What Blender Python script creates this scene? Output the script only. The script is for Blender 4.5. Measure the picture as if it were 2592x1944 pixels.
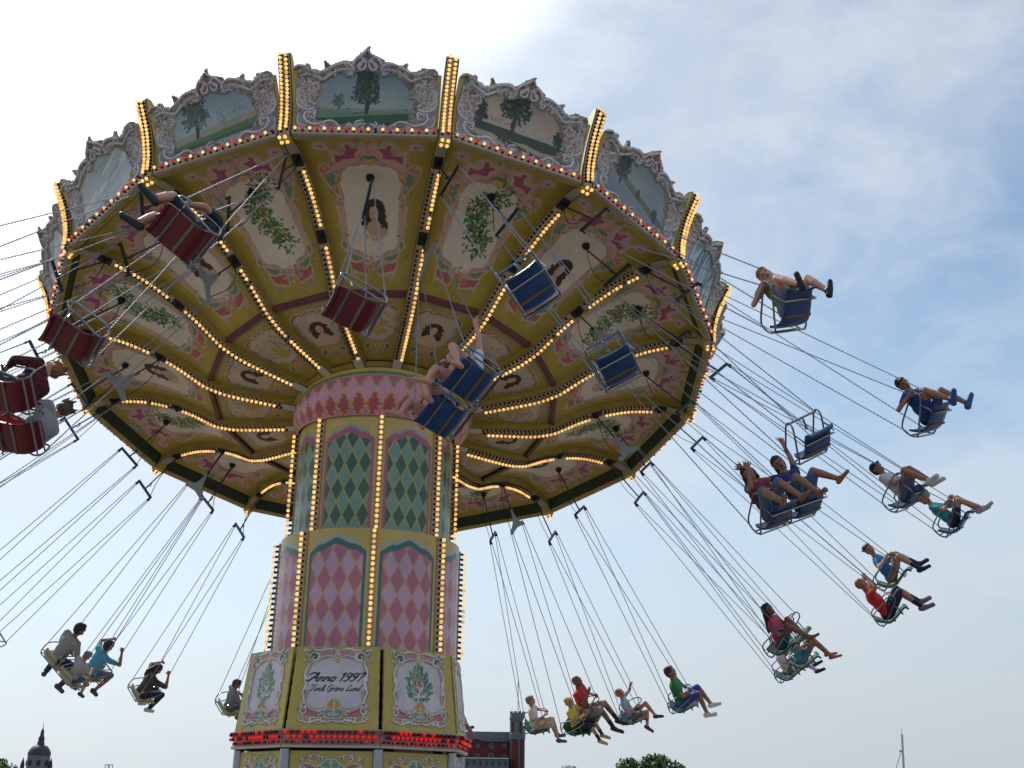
import bpy, bmesh, math, random
import numpy as np
from mathutils import Vector, Matrix

for _o in list(bpy.data.objects):
    bpy.data.objects.remove(_o, do_unlink=True)
scene = bpy.context.scene
COL = scene.collection
R = math.radians
EYE = 1.7                                   # camera height above the ground
rng = np.random.default_rng(11)
random.seed(5)

# ------------------------------------------------------------------ camera
cam_d = bpy.data.cameras.new("camera")
cam = bpy.data.objects.new("camera", cam_d)
COL.objects.link(cam)
cam_d.sensor_fit = 'HORIZONTAL'
cam_d.sensor_width = 36.0
cam_d.lens = 36.0 * 2920 / 2592
cam_d.clip_start = 0.1
cam_d.clip_end = 8000
cam.matrix_world = Matrix.Translation((0, 0, EYE)) @ Matrix.Rotation(R(110), 4, 'X') @ Matrix.Rotation(R(0.8), 4, 'Z')
scene.camera = cam

# ------------------------------------------------------------------ sky and sun
SUN_AZ, SUN_EL = R(-40), R(49)              # azimuth from the view direction (left is negative)
SUND = Vector((math.cos(SUN_EL) * math.sin(SUN_AZ), math.cos(SUN_EL) * math.cos(SUN_AZ), math.sin(SUN_EL)))
world = bpy.data.worlds.new("World")
scene.world = world
world.use_nodes = True
wt = world.node_tree
wt.nodes.clear()
def wn(kind, **kw):
    nd = wt.nodes.new(kind)
    for k_, v_ in kw.items():
        setattr(nd, k_, v_)
    return nd
def wmath(op, a, b=None, clamp=False):
    nd = wn('ShaderNodeMath', operation=op, use_clamp=clamp)
    for i_, s_ in enumerate((a, b)):
        if s_ is None: continue
        if isinstance(s_, (int, float)): nd.inputs[i_].default_value = s_
        else: wt.links.new(s_, nd.inputs[i_])
    return nd.outputs[0]
def wramp(src, lo, hi):
    nd = wn('ShaderNodeMapRange', interpolation_type='SMOOTHSTEP')
    wt.links.new(src, nd.inputs['Value'])
    nd.inputs['From Min'].default_value = lo
    nd.inputs['From Max'].default_value = hi
    return nd.outputs['Result']
w_out = wn('ShaderNodeOutputWorld')
sky = wn('ShaderNodeTexSky', sky_type='NISHITA')
sky.sun_disc = False
sky.sun_elevation = SUN_EL
sky.sun_rotation = SUN_AZ
sky.air_density = 1.0
sky.dust_density = 0.9
sky.ozone_density = 0.6
bg_sky = wn('ShaderNodeBackground')
bg_sky.inputs['Strength'].default_value = 0.15
tint = wn('ShaderNodeVectorMath', operation='MULTIPLY')      # a slightly greener blue, as the camera recorded it
tint.inputs[1].default_value = (0.97, 1.02, 0.97)
wt.links.new(sky.outputs[0], tint.inputs[0])
wt.links.new(tint.outputs[0], bg_sky.inputs['Color'])
tc = wn('ShaderNodeTexCoord')
sep = wn('ShaderNodeSeparateXYZ')
wt.links.new(tc.outputs['Generated'], sep.inputs[0])
den = wmath('ADD', wmath('MAXIMUM', sep.outputs['Z'], 0.0), 0.30)
comb = wn('ShaderNodeCombineXYZ')
wt.links.new(wmath('DIVIDE', sep.outputs['X'], den), comb.inputs[0])
wt.links.new(wmath('DIVIDE', sep.outputs['Y'], den), comb.inputs[1])
SKX, SKY_ = 9.3, 7.7
mp = wn('ShaderNodeMapping')
mp.inputs['Rotation'].default_value = (0, 0, R(20))
mp.inputs['Scale'].default_value = (0.9, 0.75, 1.0)
mp.inputs['Location'].default_value = (SKX, SKY_, 0)
wt.links.new(comb.outputs[0], mp.inputs[0])
n1 = wn('ShaderNodeTexNoise'); n1.inputs['Scale'].default_value = 0.95; n1.inputs['Detail'].default_value = 9
n1.inputs['Roughness'].default_value = 0.56; n1.inputs['Distortion'].default_value = 0.25
n2 = wn('ShaderNodeTexNoise'); n2.inputs['Scale'].default_value = 7.0; n2.inputs['Detail'].default_value = 7
n2.inputs['Roughness'].default_value = 0.62; n2.inputs['Distortion'].default_value = 0.5
mp2 = wn('ShaderNodeMapping'); mp2.inputs['Rotation'].default_value = (0, 0, R(55)); mp2.inputs['Scale'].default_value = (1.0, 1.3, 1)
wt.links.new(comb.outputs[0], mp2.inputs[0])
wt.links.new(mp.outputs[0], n1.inputs['Vector'])
wt.links.new(mp2.outputs[0], n2.inputs['Vector'])
c1 = wramp(n1.outputs['Fac'], 0.42, 0.62)
c2 = wramp(n2.outputs['Fac'], 0.36, 0.72)
dotn = wn('ShaderNodeVectorMath', operation='DOT_PRODUCT')
wt.links.new(tc.outputs['Generated'], dotn.inputs[0])
dotn.inputs[1].default_value = SUND
near = wramp(dotn.outputs['Value'], 0.76, 0.99)     # thin cloud round the sun scatters its light forward
veil = wramp(dotn.outputs['Value'], 0.79, 0.97)
fac = wmath('ADD', wmath('MULTIPLY', c1, 0.62), wmath('MULTIPLY', c2, 0.26))
fac = wmath('ADD', fac, wmath('MULTIPLY', veil, 0.75), clamp=True)
bg_cl = wn('ShaderNodeBackground')
bg_cl.inputs['Color'].default_value = (0.87, 0.915, 0.965, 1)
wt.links.new(wmath('ADD', 0.92, wmath('MULTIPLY', near, 0.70)), bg_cl.inputs['Strength'])
mixw = wn('ShaderNodeMixShader')
wt.links.new(fac, mixw.inputs[0])
wt.links.new(bg_sky.outputs[0], mixw.inputs[1])
wt.links.new(bg_cl.outputs[0], mixw.inputs[2])
low = wramp(sep.outputs['Z'], 0.42, -0.02)           # haze towards the horizon
bg_hz = wn('ShaderNodeBackground')
bg_hz.inputs['Color'].default_value = (0.555, 0.61, 0.68, 1)
wt.links.new(wmath('ADD', 0.95, wmath('MULTIPLY', wramp(dotn.outputs['Value'], 0.3, 0.95), 0.52)), bg_hz.inputs['Strength'])
mixh = wn('ShaderNodeMixShader')
wt.links.new(wmath('MULTIPLY', low, 0.92), mixh.inputs[0])
wt.links.new(mixw.outputs[0], mixh.inputs[1])
wt.links.new(bg_hz.outputs[0], mixh.inputs[2])
wt.links.new(mixh.outputs[0], w_out.inputs['Surface'])

sun_d = bpy.data.lights.new("sun", 'SUN')
sun_d.energy = 3.0
sun_d.angle = R(0.6)
sun_d.color = (1.0, 0.95, 0.86)
sun = bpy.data.objects.new("sun", sun_d)
COL.objects.link(sun)
sun.location = (-40, 40, 60)
sun.rotation_euler = SUND.to_track_quat('Z', 'Y').to_euler()

scene.view_settings.view_transform = 'Standard'
scene.view_settings.look = 'None'
scene.view_settings.exposure = 0.0
scene.view_settings.gamma = 1.0
scene.view_settings.use_curve_mapping = False

# ------------------------------------------------------------------ helpers
WM = {}
def s2l(c):
    c = np.asarray(c, float) / 255.0
    return np.where(c <= 0.04045, c / 12.92, ((c + 0.055) / 1.055) ** 2.4)
def setw(ob, parent=None, M=None):
    M = M if M is not None else Matrix.Identity(4)
    if parent is not None:
        ob.parent = parent
        ob.matrix_parent_inverse = WM[parent.name].inverted()
    ob.matrix_basis = M
    WM[ob.name] = M.copy()
    return ob
def obj(name, me, parent=None, M=None):
    ob = bpy.data.objects.new(name, me)
    COL.objects.link(ob)
    return setw(ob, parent, M)
def tag(ob, label=None, cat=None, group=None, kind=None):
    if label: ob['label'] = label
    if cat: ob['category'] = cat
    if group: ob['group'] = group
    if kind: ob['kind'] = kind
    return ob
def empty(name, loc):
    ob = bpy.data.objects.new(name, None)
    ob.empty_display_size = 0.2
    COL.objects.link(ob)
    return setw(ob, None, Matrix.Translation(loc))

def mat(name, rgb, rough=0.5, metal=0.0, vary=0.12, scale=6.0, bump=0.0, emit=None, estr=1.0, spec=0.5, fine=0.0, trans=0.0):
    m = bpy.data.materials.new(name)
    m.use_nodes = True
    t = m.node_tree
    b = t.nodes['Principled BSDF']
    b.inputs['Roughness'].default_value = rough
    b.inputs['Metallic'].default_value = metal
    b.inputs['Specular IOR Level'].default_value = spec
    c = s2l(rgb)
    if emit is not None:
        e = s2l(emit)
        b.inputs['Base Color'].default_value = (*c, 1)
        b.inputs['Emission Color'].default_value = (*e, 1)
        b.inputs['Emission Strength'].default_value = estr
        m.cycles.emission_sampling = 'NONE'
        return m
    tcn = t.nodes.new('ShaderNodeTexCoord')
    nz = t.nodes.new('ShaderNodeTexNoise')
    nz.inputs['Scale'].default_value = scale
    nz.inputs['Detail'].default_value = 6
    nz.inputs['Roughness'].default_value = 0.6
    t.links.new(tcn.outputs['Object'], nz.inputs['Vector'])
    mr = t.nodes.new('ShaderNodeMapRange')
    mr.inputs['From Min'].default_value = 0.3
    mr.inputs['From Max'].default_value = 0.7
    mr.inputs['To Min'].default_value = 1 - vary
    mr.inputs['To Max'].default_value = 1 + vary
    t.links.new(nz.outputs['Fac'], mr.inputs['Value'])
    mx = t.nodes.new('ShaderNodeVectorMath'); mx.operation = 'SCALE'
    mx.inputs[0].default_value = tuple(c)
    t.links.new(mr.outputs['Result'], mx.inputs['Scale'])
    t.links.new(mx.outputs[0], b.inputs['Base Color'])
    if bump > 0:
        bp = t.nodes.new('ShaderNodeBump')
        bp.inputs['Strength'].default_value = bump
        bp.inputs['Distance'].default_value = 0.01
        n3 = t.nodes.new('ShaderNodeTexNoise')
        n3.inputs['Scale'].default_value = scale * 6
        n3.inputs['Detail'].default_value = 4
        t.links.new(tcn.outputs['Object'], n3.inputs['Vector'])
        t.links.new(n3.outputs['Fac'], bp.inputs['Height'])
        t.links.new(bp.outputs[0], b.inputs['Normal'])
    return m
def art_mat(name, rough=0.5, grime=0.2, bump=0.15, spec=0.4):
    """painted board: colour from the code-drawn design, worn by noise"""
    m = bpy.data.materials.new(name)
    m.use_nodes = True
    t = m.node_tree
    b = t.nodes['Principled BSDF']
    b.inputs['Specular IOR Level'].default_value = spec
    at = t.nodes.new('ShaderNodeAttribute'); at.attribute_name = 'design'
    tcn = t.nodes.new('ShaderNodeTexCoord')
    inf = t.nodes.new('ShaderNodeObjectInfo')
    ad = t.nodes.new('ShaderNodeVectorMath'); ad.operation = 'ADD'
    t.links.new(tcn.outputs['Object'], ad.inputs[0])
    sc = t.nodes.new('ShaderNodeVectorMath'); sc.operation = 'SCALE'
    sc.inputs[0].default_value = (37.0, 61.0, 13.0)
    t.links.new(inf.outputs['Random'], sc.inputs['Scale'])
    t.links.new(sc.outputs[0], ad.inputs[1])
    nz = t.nodes.new('ShaderNodeTexNoise'); nz.inputs['Scale'].default_value = 1.7; nz.inputs['Detail'].default_value = 9; nz.inputs['Roughness'].default_value = 0.66
    t.links.new(ad.outputs[0], nz.inputs['Vector'])
    mr = t.nodes.new('ShaderNodeMapRange')
    mr.inputs['From Min'].default_value = 0.32; mr.inputs['From Max'].default_value = 0.68
    mr.inputs['To Min'].default_value = 1 - grime; mr.inputs['To Max'].default_value = 1 + grime * 0.4
    t.links.new(nz.outputs['Fac'], mr.inputs['Value'])
    sp = t.nodes.new('ShaderNodeTexNoise'); sp.inputs['Scale'].default_value = 14; sp.inputs['Detail'].default_value = 5; sp.inputs['Roughness'].default_value = 0.7
    t.links.new(ad.outputs[0], sp.inputs['Vector'])
    m2 = t.nodes.new('ShaderNodeMapRange')
    m2.inputs['From Min'].default_value = 0.66; m2.inputs['From Max'].default_value = 0.74
    m2.inputs['To Min'].default_value = 1.0; m2.inputs['To Max'].default_value = 0.55
    t.links.new(sp.outputs['Fac'], m2.inputs['Value'])
    mm = t.nodes.new('ShaderNodeMath'); mm.operation = 'MULTIPLY'
    t.links.new(mr.outputs[0], mm.inputs[0]); t.links.new(m2.outputs[0], mm.inputs[1])
    mx = t.nodes.new('ShaderNodeVectorMath'); mx.operation = 'SCALE'
    t.links.new(at.outputs['Color'], mx.inputs[0]); t.links.new(mm.outputs[0], mx.inputs['Scale'])
    t.links.new(mx.outputs[0], b.inputs['Base Color'])
    r2 = t.nodes.new('ShaderNodeMapRange')
    r2.inputs['To Min'].default_value = rough - 0.12; r2.inputs['To Max'].default_value = rough + 0.15
    t.links.new(nz.outputs['Fac'], r2.inputs['Value']); t.links.new(r2.outputs[0], b.inputs['Roughness'])
    if bump > 0:
        bp = t.nodes.new('ShaderNodeBump'); bp.inputs['Strength'].default_value = bump; bp.inputs['Distance'].default_value = 0.01
        t.links.new(sp.outputs['Fac'], bp.inputs['Height']); t.links.new(bp.outputs[0], b.inputs['Normal'])
    return m

class MB:
    """collects simple solids; build() makes one mesh"""
    def __init__(self):
        self.v, self.f, self.m = [], [], []
    def add(self, vs, fs, mi=0):
        o = len(self.v)
        self.v.extend([tuple(p) for p in vs])
        self.f.extend([tuple(i + o for i in q) for q in fs])
        self.m.extend([mi] * len(fs))
    def box(self, c, sx, sy, sz, M=None, mi=0):
        vs = [Vector((c[0] + a * sx / 2, c[1] + b * sy / 2, c[2] + d * sz / 2)) for a in (-1, 1) for b in (-1, 1) for d in (-1, 1)]
        if M is not None: vs = [M @ p for p in vs]
        self.add(vs, [(0, 1, 3, 2), (4, 6, 7, 5), (0, 4, 5, 1), (2, 3, 7, 6), (0, 2, 6, 4), (1, 5, 7, 3)], mi)
    def tube(self, pts, r, n=6, closed=False, mi=0, cap=True):
        pts = [Vector(p) for p in pts]
        N = len(pts)
        rs = r if isinstance(r, (list, tuple)) else [r] * N
        up = None; vs = []
        for i, p in enumerate(pts):
            a = pts[(i - 1) % N] if (i > 0 or closed) else p
            b = pts[(i + 1) % N] if (i < N - 1 or closed) else p
            t = (b - a)
            t = t.normalized() if t.length > 1e-9 else Vector((0, 0, 1))
            if up is None:
                up = t.orthogonal().normalized()
            up = (up - t * up.dot(t))
            up = up.normalized() if up.length > 1e-6 else t.orthogonal().normalized()
            w = t.cross(up)
            for j in range(n):
                an = 2 * math.pi * j / n
                vs.append(p + (up * math.cos(an) + w * math.sin(an)) * rs[i])
        fs = []
        for i in range(N if closed else N - 1):
            i2 = (i + 1) % N
            for j in range(n):
                fs.append((i * n + j, i * n + (j + 1) % n, i2 * n + (j + 1) % n, i2 * n + j))
        if cap and not closed:
            fs.append(tuple(reversed(range(n)))); fs.append(tuple((N - 1) * n + j for j in range(n)))
        self.add(vs, fs, mi)
    def sphere(self, c, r, nu=10, nv=6, mi=0, sq=(1, 1, 1)):
        vs = [Vector((c[0], c[1], c[2] + r * sq[2]))]
        for i in range(1, nv):
            th = math.pi * i / nv
            for j in range(nu):
                ph = 2 * math.pi * j / nu
                vs.append(Vector((c[0] + r * sq[0] * math.sin(th) * math.cos(ph), c[1] + r * sq[1] * math.sin(th) * math.sin(ph), c[2] + r * sq[2] * math.cos(th))))
        vs.append(Vector((c[0], c[1], c[2] - r * sq[2])))
        fs = [(0, 1 + j, 1 + (j + 1) % nu) for j in range(nu)]
        for i in range(nv - 2):
            for j in range(nu):
                a, b = 1 + i * nu + j, 1 + i * nu + (j + 1) % nu
                fs.append((a, a + nu, b + nu, b))
        L = len(vs) - 1
        fs += [(L, 1 + (nv - 2) * nu + (j + 1) % nu, 1 + (nv - 2) * nu + j) for j in range(nu)]
        self.add(vs, fs, mi)
    def lathe(self, prof, n=24, mi=0, a0=0.0, span=2 * math.pi, cx=0, cy=0):
        full = abs(span - 2 * math.pi) < 1e-6
        cols = n if full else n + 1
        vs = []
        for i in range(cols):
            a = a0 + span * i / n
            for (r, z) in prof:
                vs.append((cx + r * math.cos(a), cy + r * math.sin(a), z))
        P = len(prof); fs = []
        for i in range(n):
            i2 = (i + 1) % cols
            for j in range(P - 1):
                fs.append((i * P + j, i2 * P + j, i2 * P + j + 1, i * P + j + 1))
        self.add(vs, fs, mi)
    def prism(self, poly, z0, z1, M=None, mi=0):
        """poly: (x, y) outline, extruded along z"""
        n = len(poly)
        vs = [Vector((x, y, z0)) for x, y in poly] + [Vector((x, y, z1)) for x, y in poly]
        if M is not None: vs = [M @ p for p in vs]
        fs = [tuple(reversed(range(n))), tuple(range(n, 2 * n))]
        fs += [(i, (i + 1) % n, (i + 1) % n + n, i + n) for i in range(n)]
        self.add(vs, fs, mi)
    def mesh(self, name, mats, smooth=False):
        me = bpy.data.meshes.new(name)
        me.from_pydata([tuple(p) for p in self.v], [], self.f)
        for m in (mats if isinstance(mats, (list, tuple)) else [mats]):
            me.materials.append(m)
        me.polygons.foreach_set('material_index', self.m)
        bm = bmesh.new(); bm.from_mesh(me)
        bmesh.ops.recalc_face_normals(bm, faces=bm.faces)
        bm.to_mesh(me); bm.free()
        if smooth:
            me.polygons.foreach_set('use_smooth', [True] * len(me.polygons))
            try: me.set_sharp_from_angle(angle=R(40))
            except Exception: pass
        me.update()
        return me
    def build(self, name, mats, parent=None, M=None, smooth=False):
        return obj(name, self.mesh(name, mats, smooth), parent, M)

def catmull(pts, n=8, closed=False):
    P = np.asarray(pts, float); N = len(P); out = []
    rngi = range(N) if closed else range(N - 1)
    for i in rngi:
        if closed: a, b, c, d = P[(i - 1) % N], P[i], P[(i + 1) % N], P[(i + 2) % N]
        else: a, b, c, d = P[max(i - 1, 0)], P[i], P[i + 1], P[min(i + 2, N - 1)]
        for j in range(n):
            t = j / n
            out.append(0.5 * ((2 * b) + (c - a) * t + (2 * a - 5 * b + 4 * c - d) * t * t + (3 * b - a - 3 * c + d) * t ** 3))
    if not closed: out.append(P[-1])
    return np.array(out)

# ------------------------------------------------------------------ drawn designs
def inside(X, Y, P):
    r = np.zeros(X.shape, bool)
    x0, y0 = P[:, 0], P[:, 1]
    x1, y1 = np.roll(x0, -1), np.roll(y0, -1)
    for a, b, c, d in zip(x0, y0, x1, y1):
        if b == d: continue
        cr = ((b > Y) != (d > Y)) & (X < (c - a) * (Y - b) / (d - b) + a)
        r ^= cr
    return r
def seg_dist(X, Y, P, closed=False):
    best = np.full(X.shape, 1e9); par = np.zeros(X.shape)
    Q = np.vstack([P, P[:1]]) if closed else P
    n = len(Q) - 1
    for i in range(n):
        ax, ay = Q[i]; dx, dy = Q[i + 1] - Q[i]
        L = dx * dx + dy * dy + 1e-12
        t = np.clip(((X - ax) * dx + (Y - ay) * dy) / L, 0, 1)
        d = (X - ax - t * dx) ** 2 + (Y - ay - t * dy) ** 2
        k = d < best
        best[k] = d[k]; par[k] = (i + t[k]) / n
    return np.sqrt(best), par
class Art:
    def __init__(self, x0, x1, y0, y1, step, base, gain=3.0):
        self.nu = int(round((x1 - x0) / step)) + 1
        self.nv = int(round((y1 - y0) / step)) + 1
        self.X, self.Y = np.meshgrid(np.linspace(x0, x1, self.nu), np.linspace(y0, y1, self.nv))
        self.gain = gain
        self.C = np.zeros(self.X.shape + (3,)) + self.lin(base)
        self.Hh = np.zeros(self.X.shape)
        self.mask = np.ones(self.X.shape, bool)
        self.clip = None
        self.mir = True
    def lin(self, rgb):
        return np.clip(s2l(rgb) * self.gain, 0, 0.85)
    def _box(self, P, pad):
        a, b = P.min(0) - pad, P.max(0) + pad
        xs = self.X[0]; ys = self.Y[:, 0]
        i0, i1 = np.searchsorted(xs, [a[0], b[0]]); j0, j1 = np.searchsorted(ys, [a[1], b[1]])
        return slice(max(j0 - 1, 0), j1 + 1), slice(max(i0 - 1, 0), i1 + 1)
    def _each(self, pts):
        P = np.asarray(pts, float)
        yield P
        if self.mir: yield P * np.array([-1, 1])
    def fill(self, pts, rgb, outline=None, h=None, smooth=6, jit=0.0):
        for P in self._each(pts):
            if smooth: P = catmull(P, smooth, True)
            sl = self._box(P, (outline[0] if outline else 0.0) + 0.01)
            X, Y = self.X[sl], self.Y[sl]
            if X.size == 0: continue
            k = inside(X, Y, P)
            if self.clip is not None: k &= self.clip[sl]
            if rgb is not None:
                c = self.lin(rgb)
                if jit: c = c * (1 + jit * rng.standard_normal(k.sum()))[:, None]
                self.C[sl][k] = c
            if h is not None: self.Hh[sl][k] = np.maximum(self.Hh[sl][k], h)
            if outline:
                d, _ = seg_dist(X, Y, P, True)
                o = d < outline[0]
                if self.clip is not None: o &= self.clip[sl]
                self.C[sl][o] = self.lin(outline[1])
                if len(outline) > 2:
                    hh = np.sqrt(np.maximum(0, 1 - (d / outline[0]) ** 2)) * outline[2]
                    self.Hh[sl][o] = np.maximum(self.Hh[sl][o], hh[o])
    def stroke(self, pts, w, rgb, h=0.0, taper=0.7, smooth=6, hi=None):
        for P in self._each(pts):
            if smooth: P = catmull(P, smooth)
            sl = self._box(P, w + 0.01)
            X, Y = self.X[sl], self.Y[sl]
            if X.size == 0: continue
            d, t = seg_dist(X, Y, P)
            ww = w * (1 - taper * np.abs(2 * t - 1) ** 2)
            k = d < ww
            if self.clip is not None: k &= self.clip[sl]
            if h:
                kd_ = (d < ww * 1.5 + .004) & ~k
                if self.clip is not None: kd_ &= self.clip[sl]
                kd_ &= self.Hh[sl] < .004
                self.C[sl][kd_] *= .62  # recess shade round raised strokes, painted into the colour
            self.C[sl][k] = self.lin(rgb)
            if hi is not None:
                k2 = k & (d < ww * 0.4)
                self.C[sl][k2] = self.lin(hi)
            if h:
                hh = np.sqrt(np.maximum(0, 1 - (d / np.maximum(ww, 1e-6)) ** 2)) * h
                self.Hh[sl][k] = np.maximum(self.Hh[sl][k], hh[k])
    def spiral(self, cx, cy, r, turns, a0, w, rgb, h=0.0, cw=1, hi=None, n=26, inner=0.15):
        t = np.linspace(0, 1, n)
        rr = r * (1 - (1 - inner) * t)
        a = a0 + cw * turns * 2 * np.pi * t
        self.stroke(np.stack([cx + rr * np.cos(a), cy + rr * np.sin(a)], 1), w, rgb, h, 0.55, 0, hi)
    def blob(self, cx, cy, rx, ry, rgb, ang=0.0, h=None, wob=0.0, outline=None, jit=0.0):
        a = np.linspace(0, 2 * np.pi, 18, endpoint=False)
        q = 1 + wob * rng.standard_normal(18) if wob else np.ones(18)
        x, y = rx * q * np.cos(a), ry * q * np.sin(a)
        c, s = math.cos(ang), math.sin(ang)
        self.fill(np.stack([cx + x * c - y * s, cy + x * s + y * c], 1), rgb, outline, h, 0, jit)
    def leaf(self, x, y, ang, L, w, rgb, h=None):
        t = np.array([0, .25, .55, .8, 1, .8, .55, .25]); o = np.array([0, .8, 1, .6, 0, -.6, -1, -.8]) * w
        c, s = math.cos(ang), math.sin(ang)
        self.fill(np.stack([x + t * L * c - o * s, y + t * L * s + o * c], 1), rgb, None, h, 0)
    def foliage(self, cx, cy, rx, ry, n, cols, size, drop=0.0):
        m = self.mir; self.mir = False
        for _ in range(n):
            a, q = random.random() * 6.28, math.sqrt(random.random())
            x, y = cx + rx * q * math.cos(a), cy + ry * q * math.sin(a)
            self.leaf(x, y, random.random() * 6.28, size * (.7 + .7 * random.random()), size * .28, random.choice(cols))
        self.mir = m
    def grain(self, amt):
        self.C *= (1 + amt * rng.standard_normal(self.X.shape))[..., None]
        np.clip(self.C, 0.003, 0.88, out=self.C)
    def mesh(self, name, fn, material, thick=0.0, back=None):
        nu, nv = self.nu, self.nv
        xyz = fn(self.X, self.Y, self.Hh).reshape(-1, 3)
        keep = self.mask[:-1, :-1] & self.mask[1:, :-1] & self.mask[:-1, 1:] & self.mask[1:, 1:]
        jj, ii = np.nonzero(keep)
        v0 = jj * nu + ii
        F = np.stack([v0, v0 + 1, v0 + nu + 1, v0 + nu], 1)
        V = [xyz]; Cc = [self.C.reshape(-1, 3)]
        nfront = len(F); MI = [0] * nfront
        if thick:
            bk = fn(self.X, self.Y, np.zeros_like(self.Hh) - thick).reshape(-1, 3)
            N = nu * nv
            V.append(bk); Cc.append(np.zeros((N, 3)) + self.lin(back or (90, 80, 60)))
            kp = np.pad(keep, 1)
            side = []
            for (dj, di, a, b) in ((-1, 0, 0, 1), (0, 1, 1, 2), (1, 0, 2, 3), (0, -1, 3, 0)):
                nb = kp[1 + dj:1 + dj + keep.shape[0], 1 + di:1 + di + keep.shape[1]]
                e = ~nb[jj, ii]
                q = F[:nfront][e]
                side.append(np.stack([q[:, b], q[:, a], q[:, a] + N, q[:, b] + N], 1))
            # coarse back: reuse the grid
            F = np.vstack([F] + side + [F[:nfront, ::-1] + N])
        V = np.vstack(V); Cc = np.vstack(Cc)
        used = np.unique(F)
        mp_ = np.zeros(len(V), int); mp_[used] = np.arange(len(used))
        me = bpy.data.meshes.new(name)
        me.from_pydata(V[used].tolist(), [], mp_[F].tolist())
        me.materials.append(material)
        at = me.color_attributes.new('design', 'FLOAT_COLOR', 'POINT')
        at.data.foreach_set('color', np.hstack([Cc[used], np.ones((len(used), 1))]).astype(np.float32).ravel())
        me.polygons.foreach_set('use_smooth', [True] * len(me.polygons))
        if thick:
            try: me.set_sharp_from_angle(angle=R(50))
            except Exception: pass
        me.update()
        return me

def homography(src, dst):
    A = []
    for (x, y), (X, Y) in zip(src, dst):
        A.append([x, y, 1, 0, 0, 0, -X * x, -X * y, -X]); A.append([0, 0, 0, x, y, 1, -Y * x, -Y * y, -Y])
    return np.linalg.svd(np.array(A, float))[2][-1].reshape(3, 3)
def hmap(Hm, pts):
    P = np.hstack([np.asarray(pts, float), np.ones((len(pts), 1))]) @ Hm.T
    return P[:, :2] / P[:, 2:]

# ------------------------------------------------------------------ materials
M_paint = art_mat('painted_board', 0.5, 0.16, 0.10)
M_gloss = art_mat('glossy_painted_column', 0.30, 0.16, 0.05, 0.5)
M_carve = art_mat('carved_painted_board', 0.36, 0.22, 0.12, 0.5)
M_yellow = mat('yellow_paint', (178, 160, 66), 0.45, vary=0.14, scale=3)
M_yellow2 = mat('worn_yellow_paint', (164, 144, 66), 0.55, vary=0.22, scale=5)
M_strip = mat('beige_light_strip', (166, 152, 132), 0.5, vary=0.15, scale=8)
M_white = mat('grey_white_paint', (196, 190, 180), 0.45, vary=0.1, scale=6)
M_black = mat('black_rubber', (22, 22, 24), 0.6, vary=0.2)
M_green = mat('dark_green_paint', (34, 58, 44), 0.5, vary=0.25, scale=5)
M_plum = mat('plum_paint', (112, 62, 74), 0.5, vary=0.18, scale=5)
M_roof = mat('roof_canvas', (120, 116, 105), 0.8, vary=0.15)
M_steel = mat('galvanised_steel', (150, 155, 162), 0.32, metal=0.9, vary=0.15, scale=20)
M_dsteel = mat('dark_steel', (62, 66, 74), 0.42, metal=0.7, vary=0.2, scale=15)
M_plate = mat('grey_painted_plate', (140, 146, 150), 0.5, vary=0.12)
M_chain = mat('chain_steel', (150, 156, 166), 0.5, metal=0.45, vary=0.25, scale=30)
M_bulb = mat('lit_warm_bulb', (200, 160, 100), 0.3, emit=(255, 204, 122), estr=1.02)
M_bulb3 = mat('softer_warm_bulb', (190, 140, 80), 0.3, emit=(252, 196, 112), estr=0.8)
M_bulb2 = mat('dim_warm_bulb', (240, 215, 170), 0.25, emit=(255, 200, 120), estr=0.45)
M_red = mat('red_bulb', (190, 20, 24), 0.22, emit=(230, 28, 24), estr=0.55)
M_red2 = mat('unlit_red_bulb', (120, 16, 22), 0.22, vary=0.1)

# ------------------------------------------------------------------ ground
gb = MB()
gb.lathe([(0.0, 0.0), (40, 0.0), (400, 0.0), (3500, 0.0)], 48)
M_ground = mat('pale_paving', (118, 113, 104), 0.9, vary=0.12, scale=0.8, bump=0.2)
tag(gb.build('ground', M_ground), kind='structure')

# ------------------------------------------------------------------ the swing ride
AX = Vector((-2.24, 18.41, 0))              # column axis
CC = Vector((-2.1608, 18.6633, 6.8873 + EYE))
E0 = Vector((-0.171222, -0.946129, 0.274814)); E4 = Vector((0.985101, -0.159849, 0.063436)); NN = Vector((-0.0160895, 0.281581, 0.9594026))
CF = Matrix(((E0.x, E4.x, NN.x, CC.x), (E0.y, E4.y, NN.y, CC.y), (E0.z, E4.z, NN.z, CC.z), (0, 0, 0, 1)))
STEP = math.pi / 8
def KM(k): return CF @ Matrix.Rotation(k * STEP, 4, 'Z')
ride = empty('wave_swinger', AX)
tag(ride, 'tall carousel with tilted yellow painted canopy, patterned column and rows of light bulbs', 'swing ride')

RP = np.array([(1.38, -.90), (1.9, -.85), (2.3, -.81), (2.6, -.77), (2.8, -.715), (2.95, -.66), (3.1, -.57), (3.4, -.38), (3.75, -.20), (4.1, -.06), (4.4, .03), (4.7, .08), (5.0, .105), (5.2, .10), (5.45, .04), (5.6, -.02)])
_rc = catmull(RP, 6)
def ribz(r): return np.interp(r, _rc[:, 0], _rc[:, 1])
TA = math.tan(math.pi / 16)

bulbs = []        # (world position, outward direction, kind, owner)
sockets = []
def bulb(M, p, d, kind, owner, r=0.03):
    bulbs.append(((M @ Vector(p)), (M.to_3x3() @ Vector(d)).normalized(), kind, owner, r))

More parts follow.
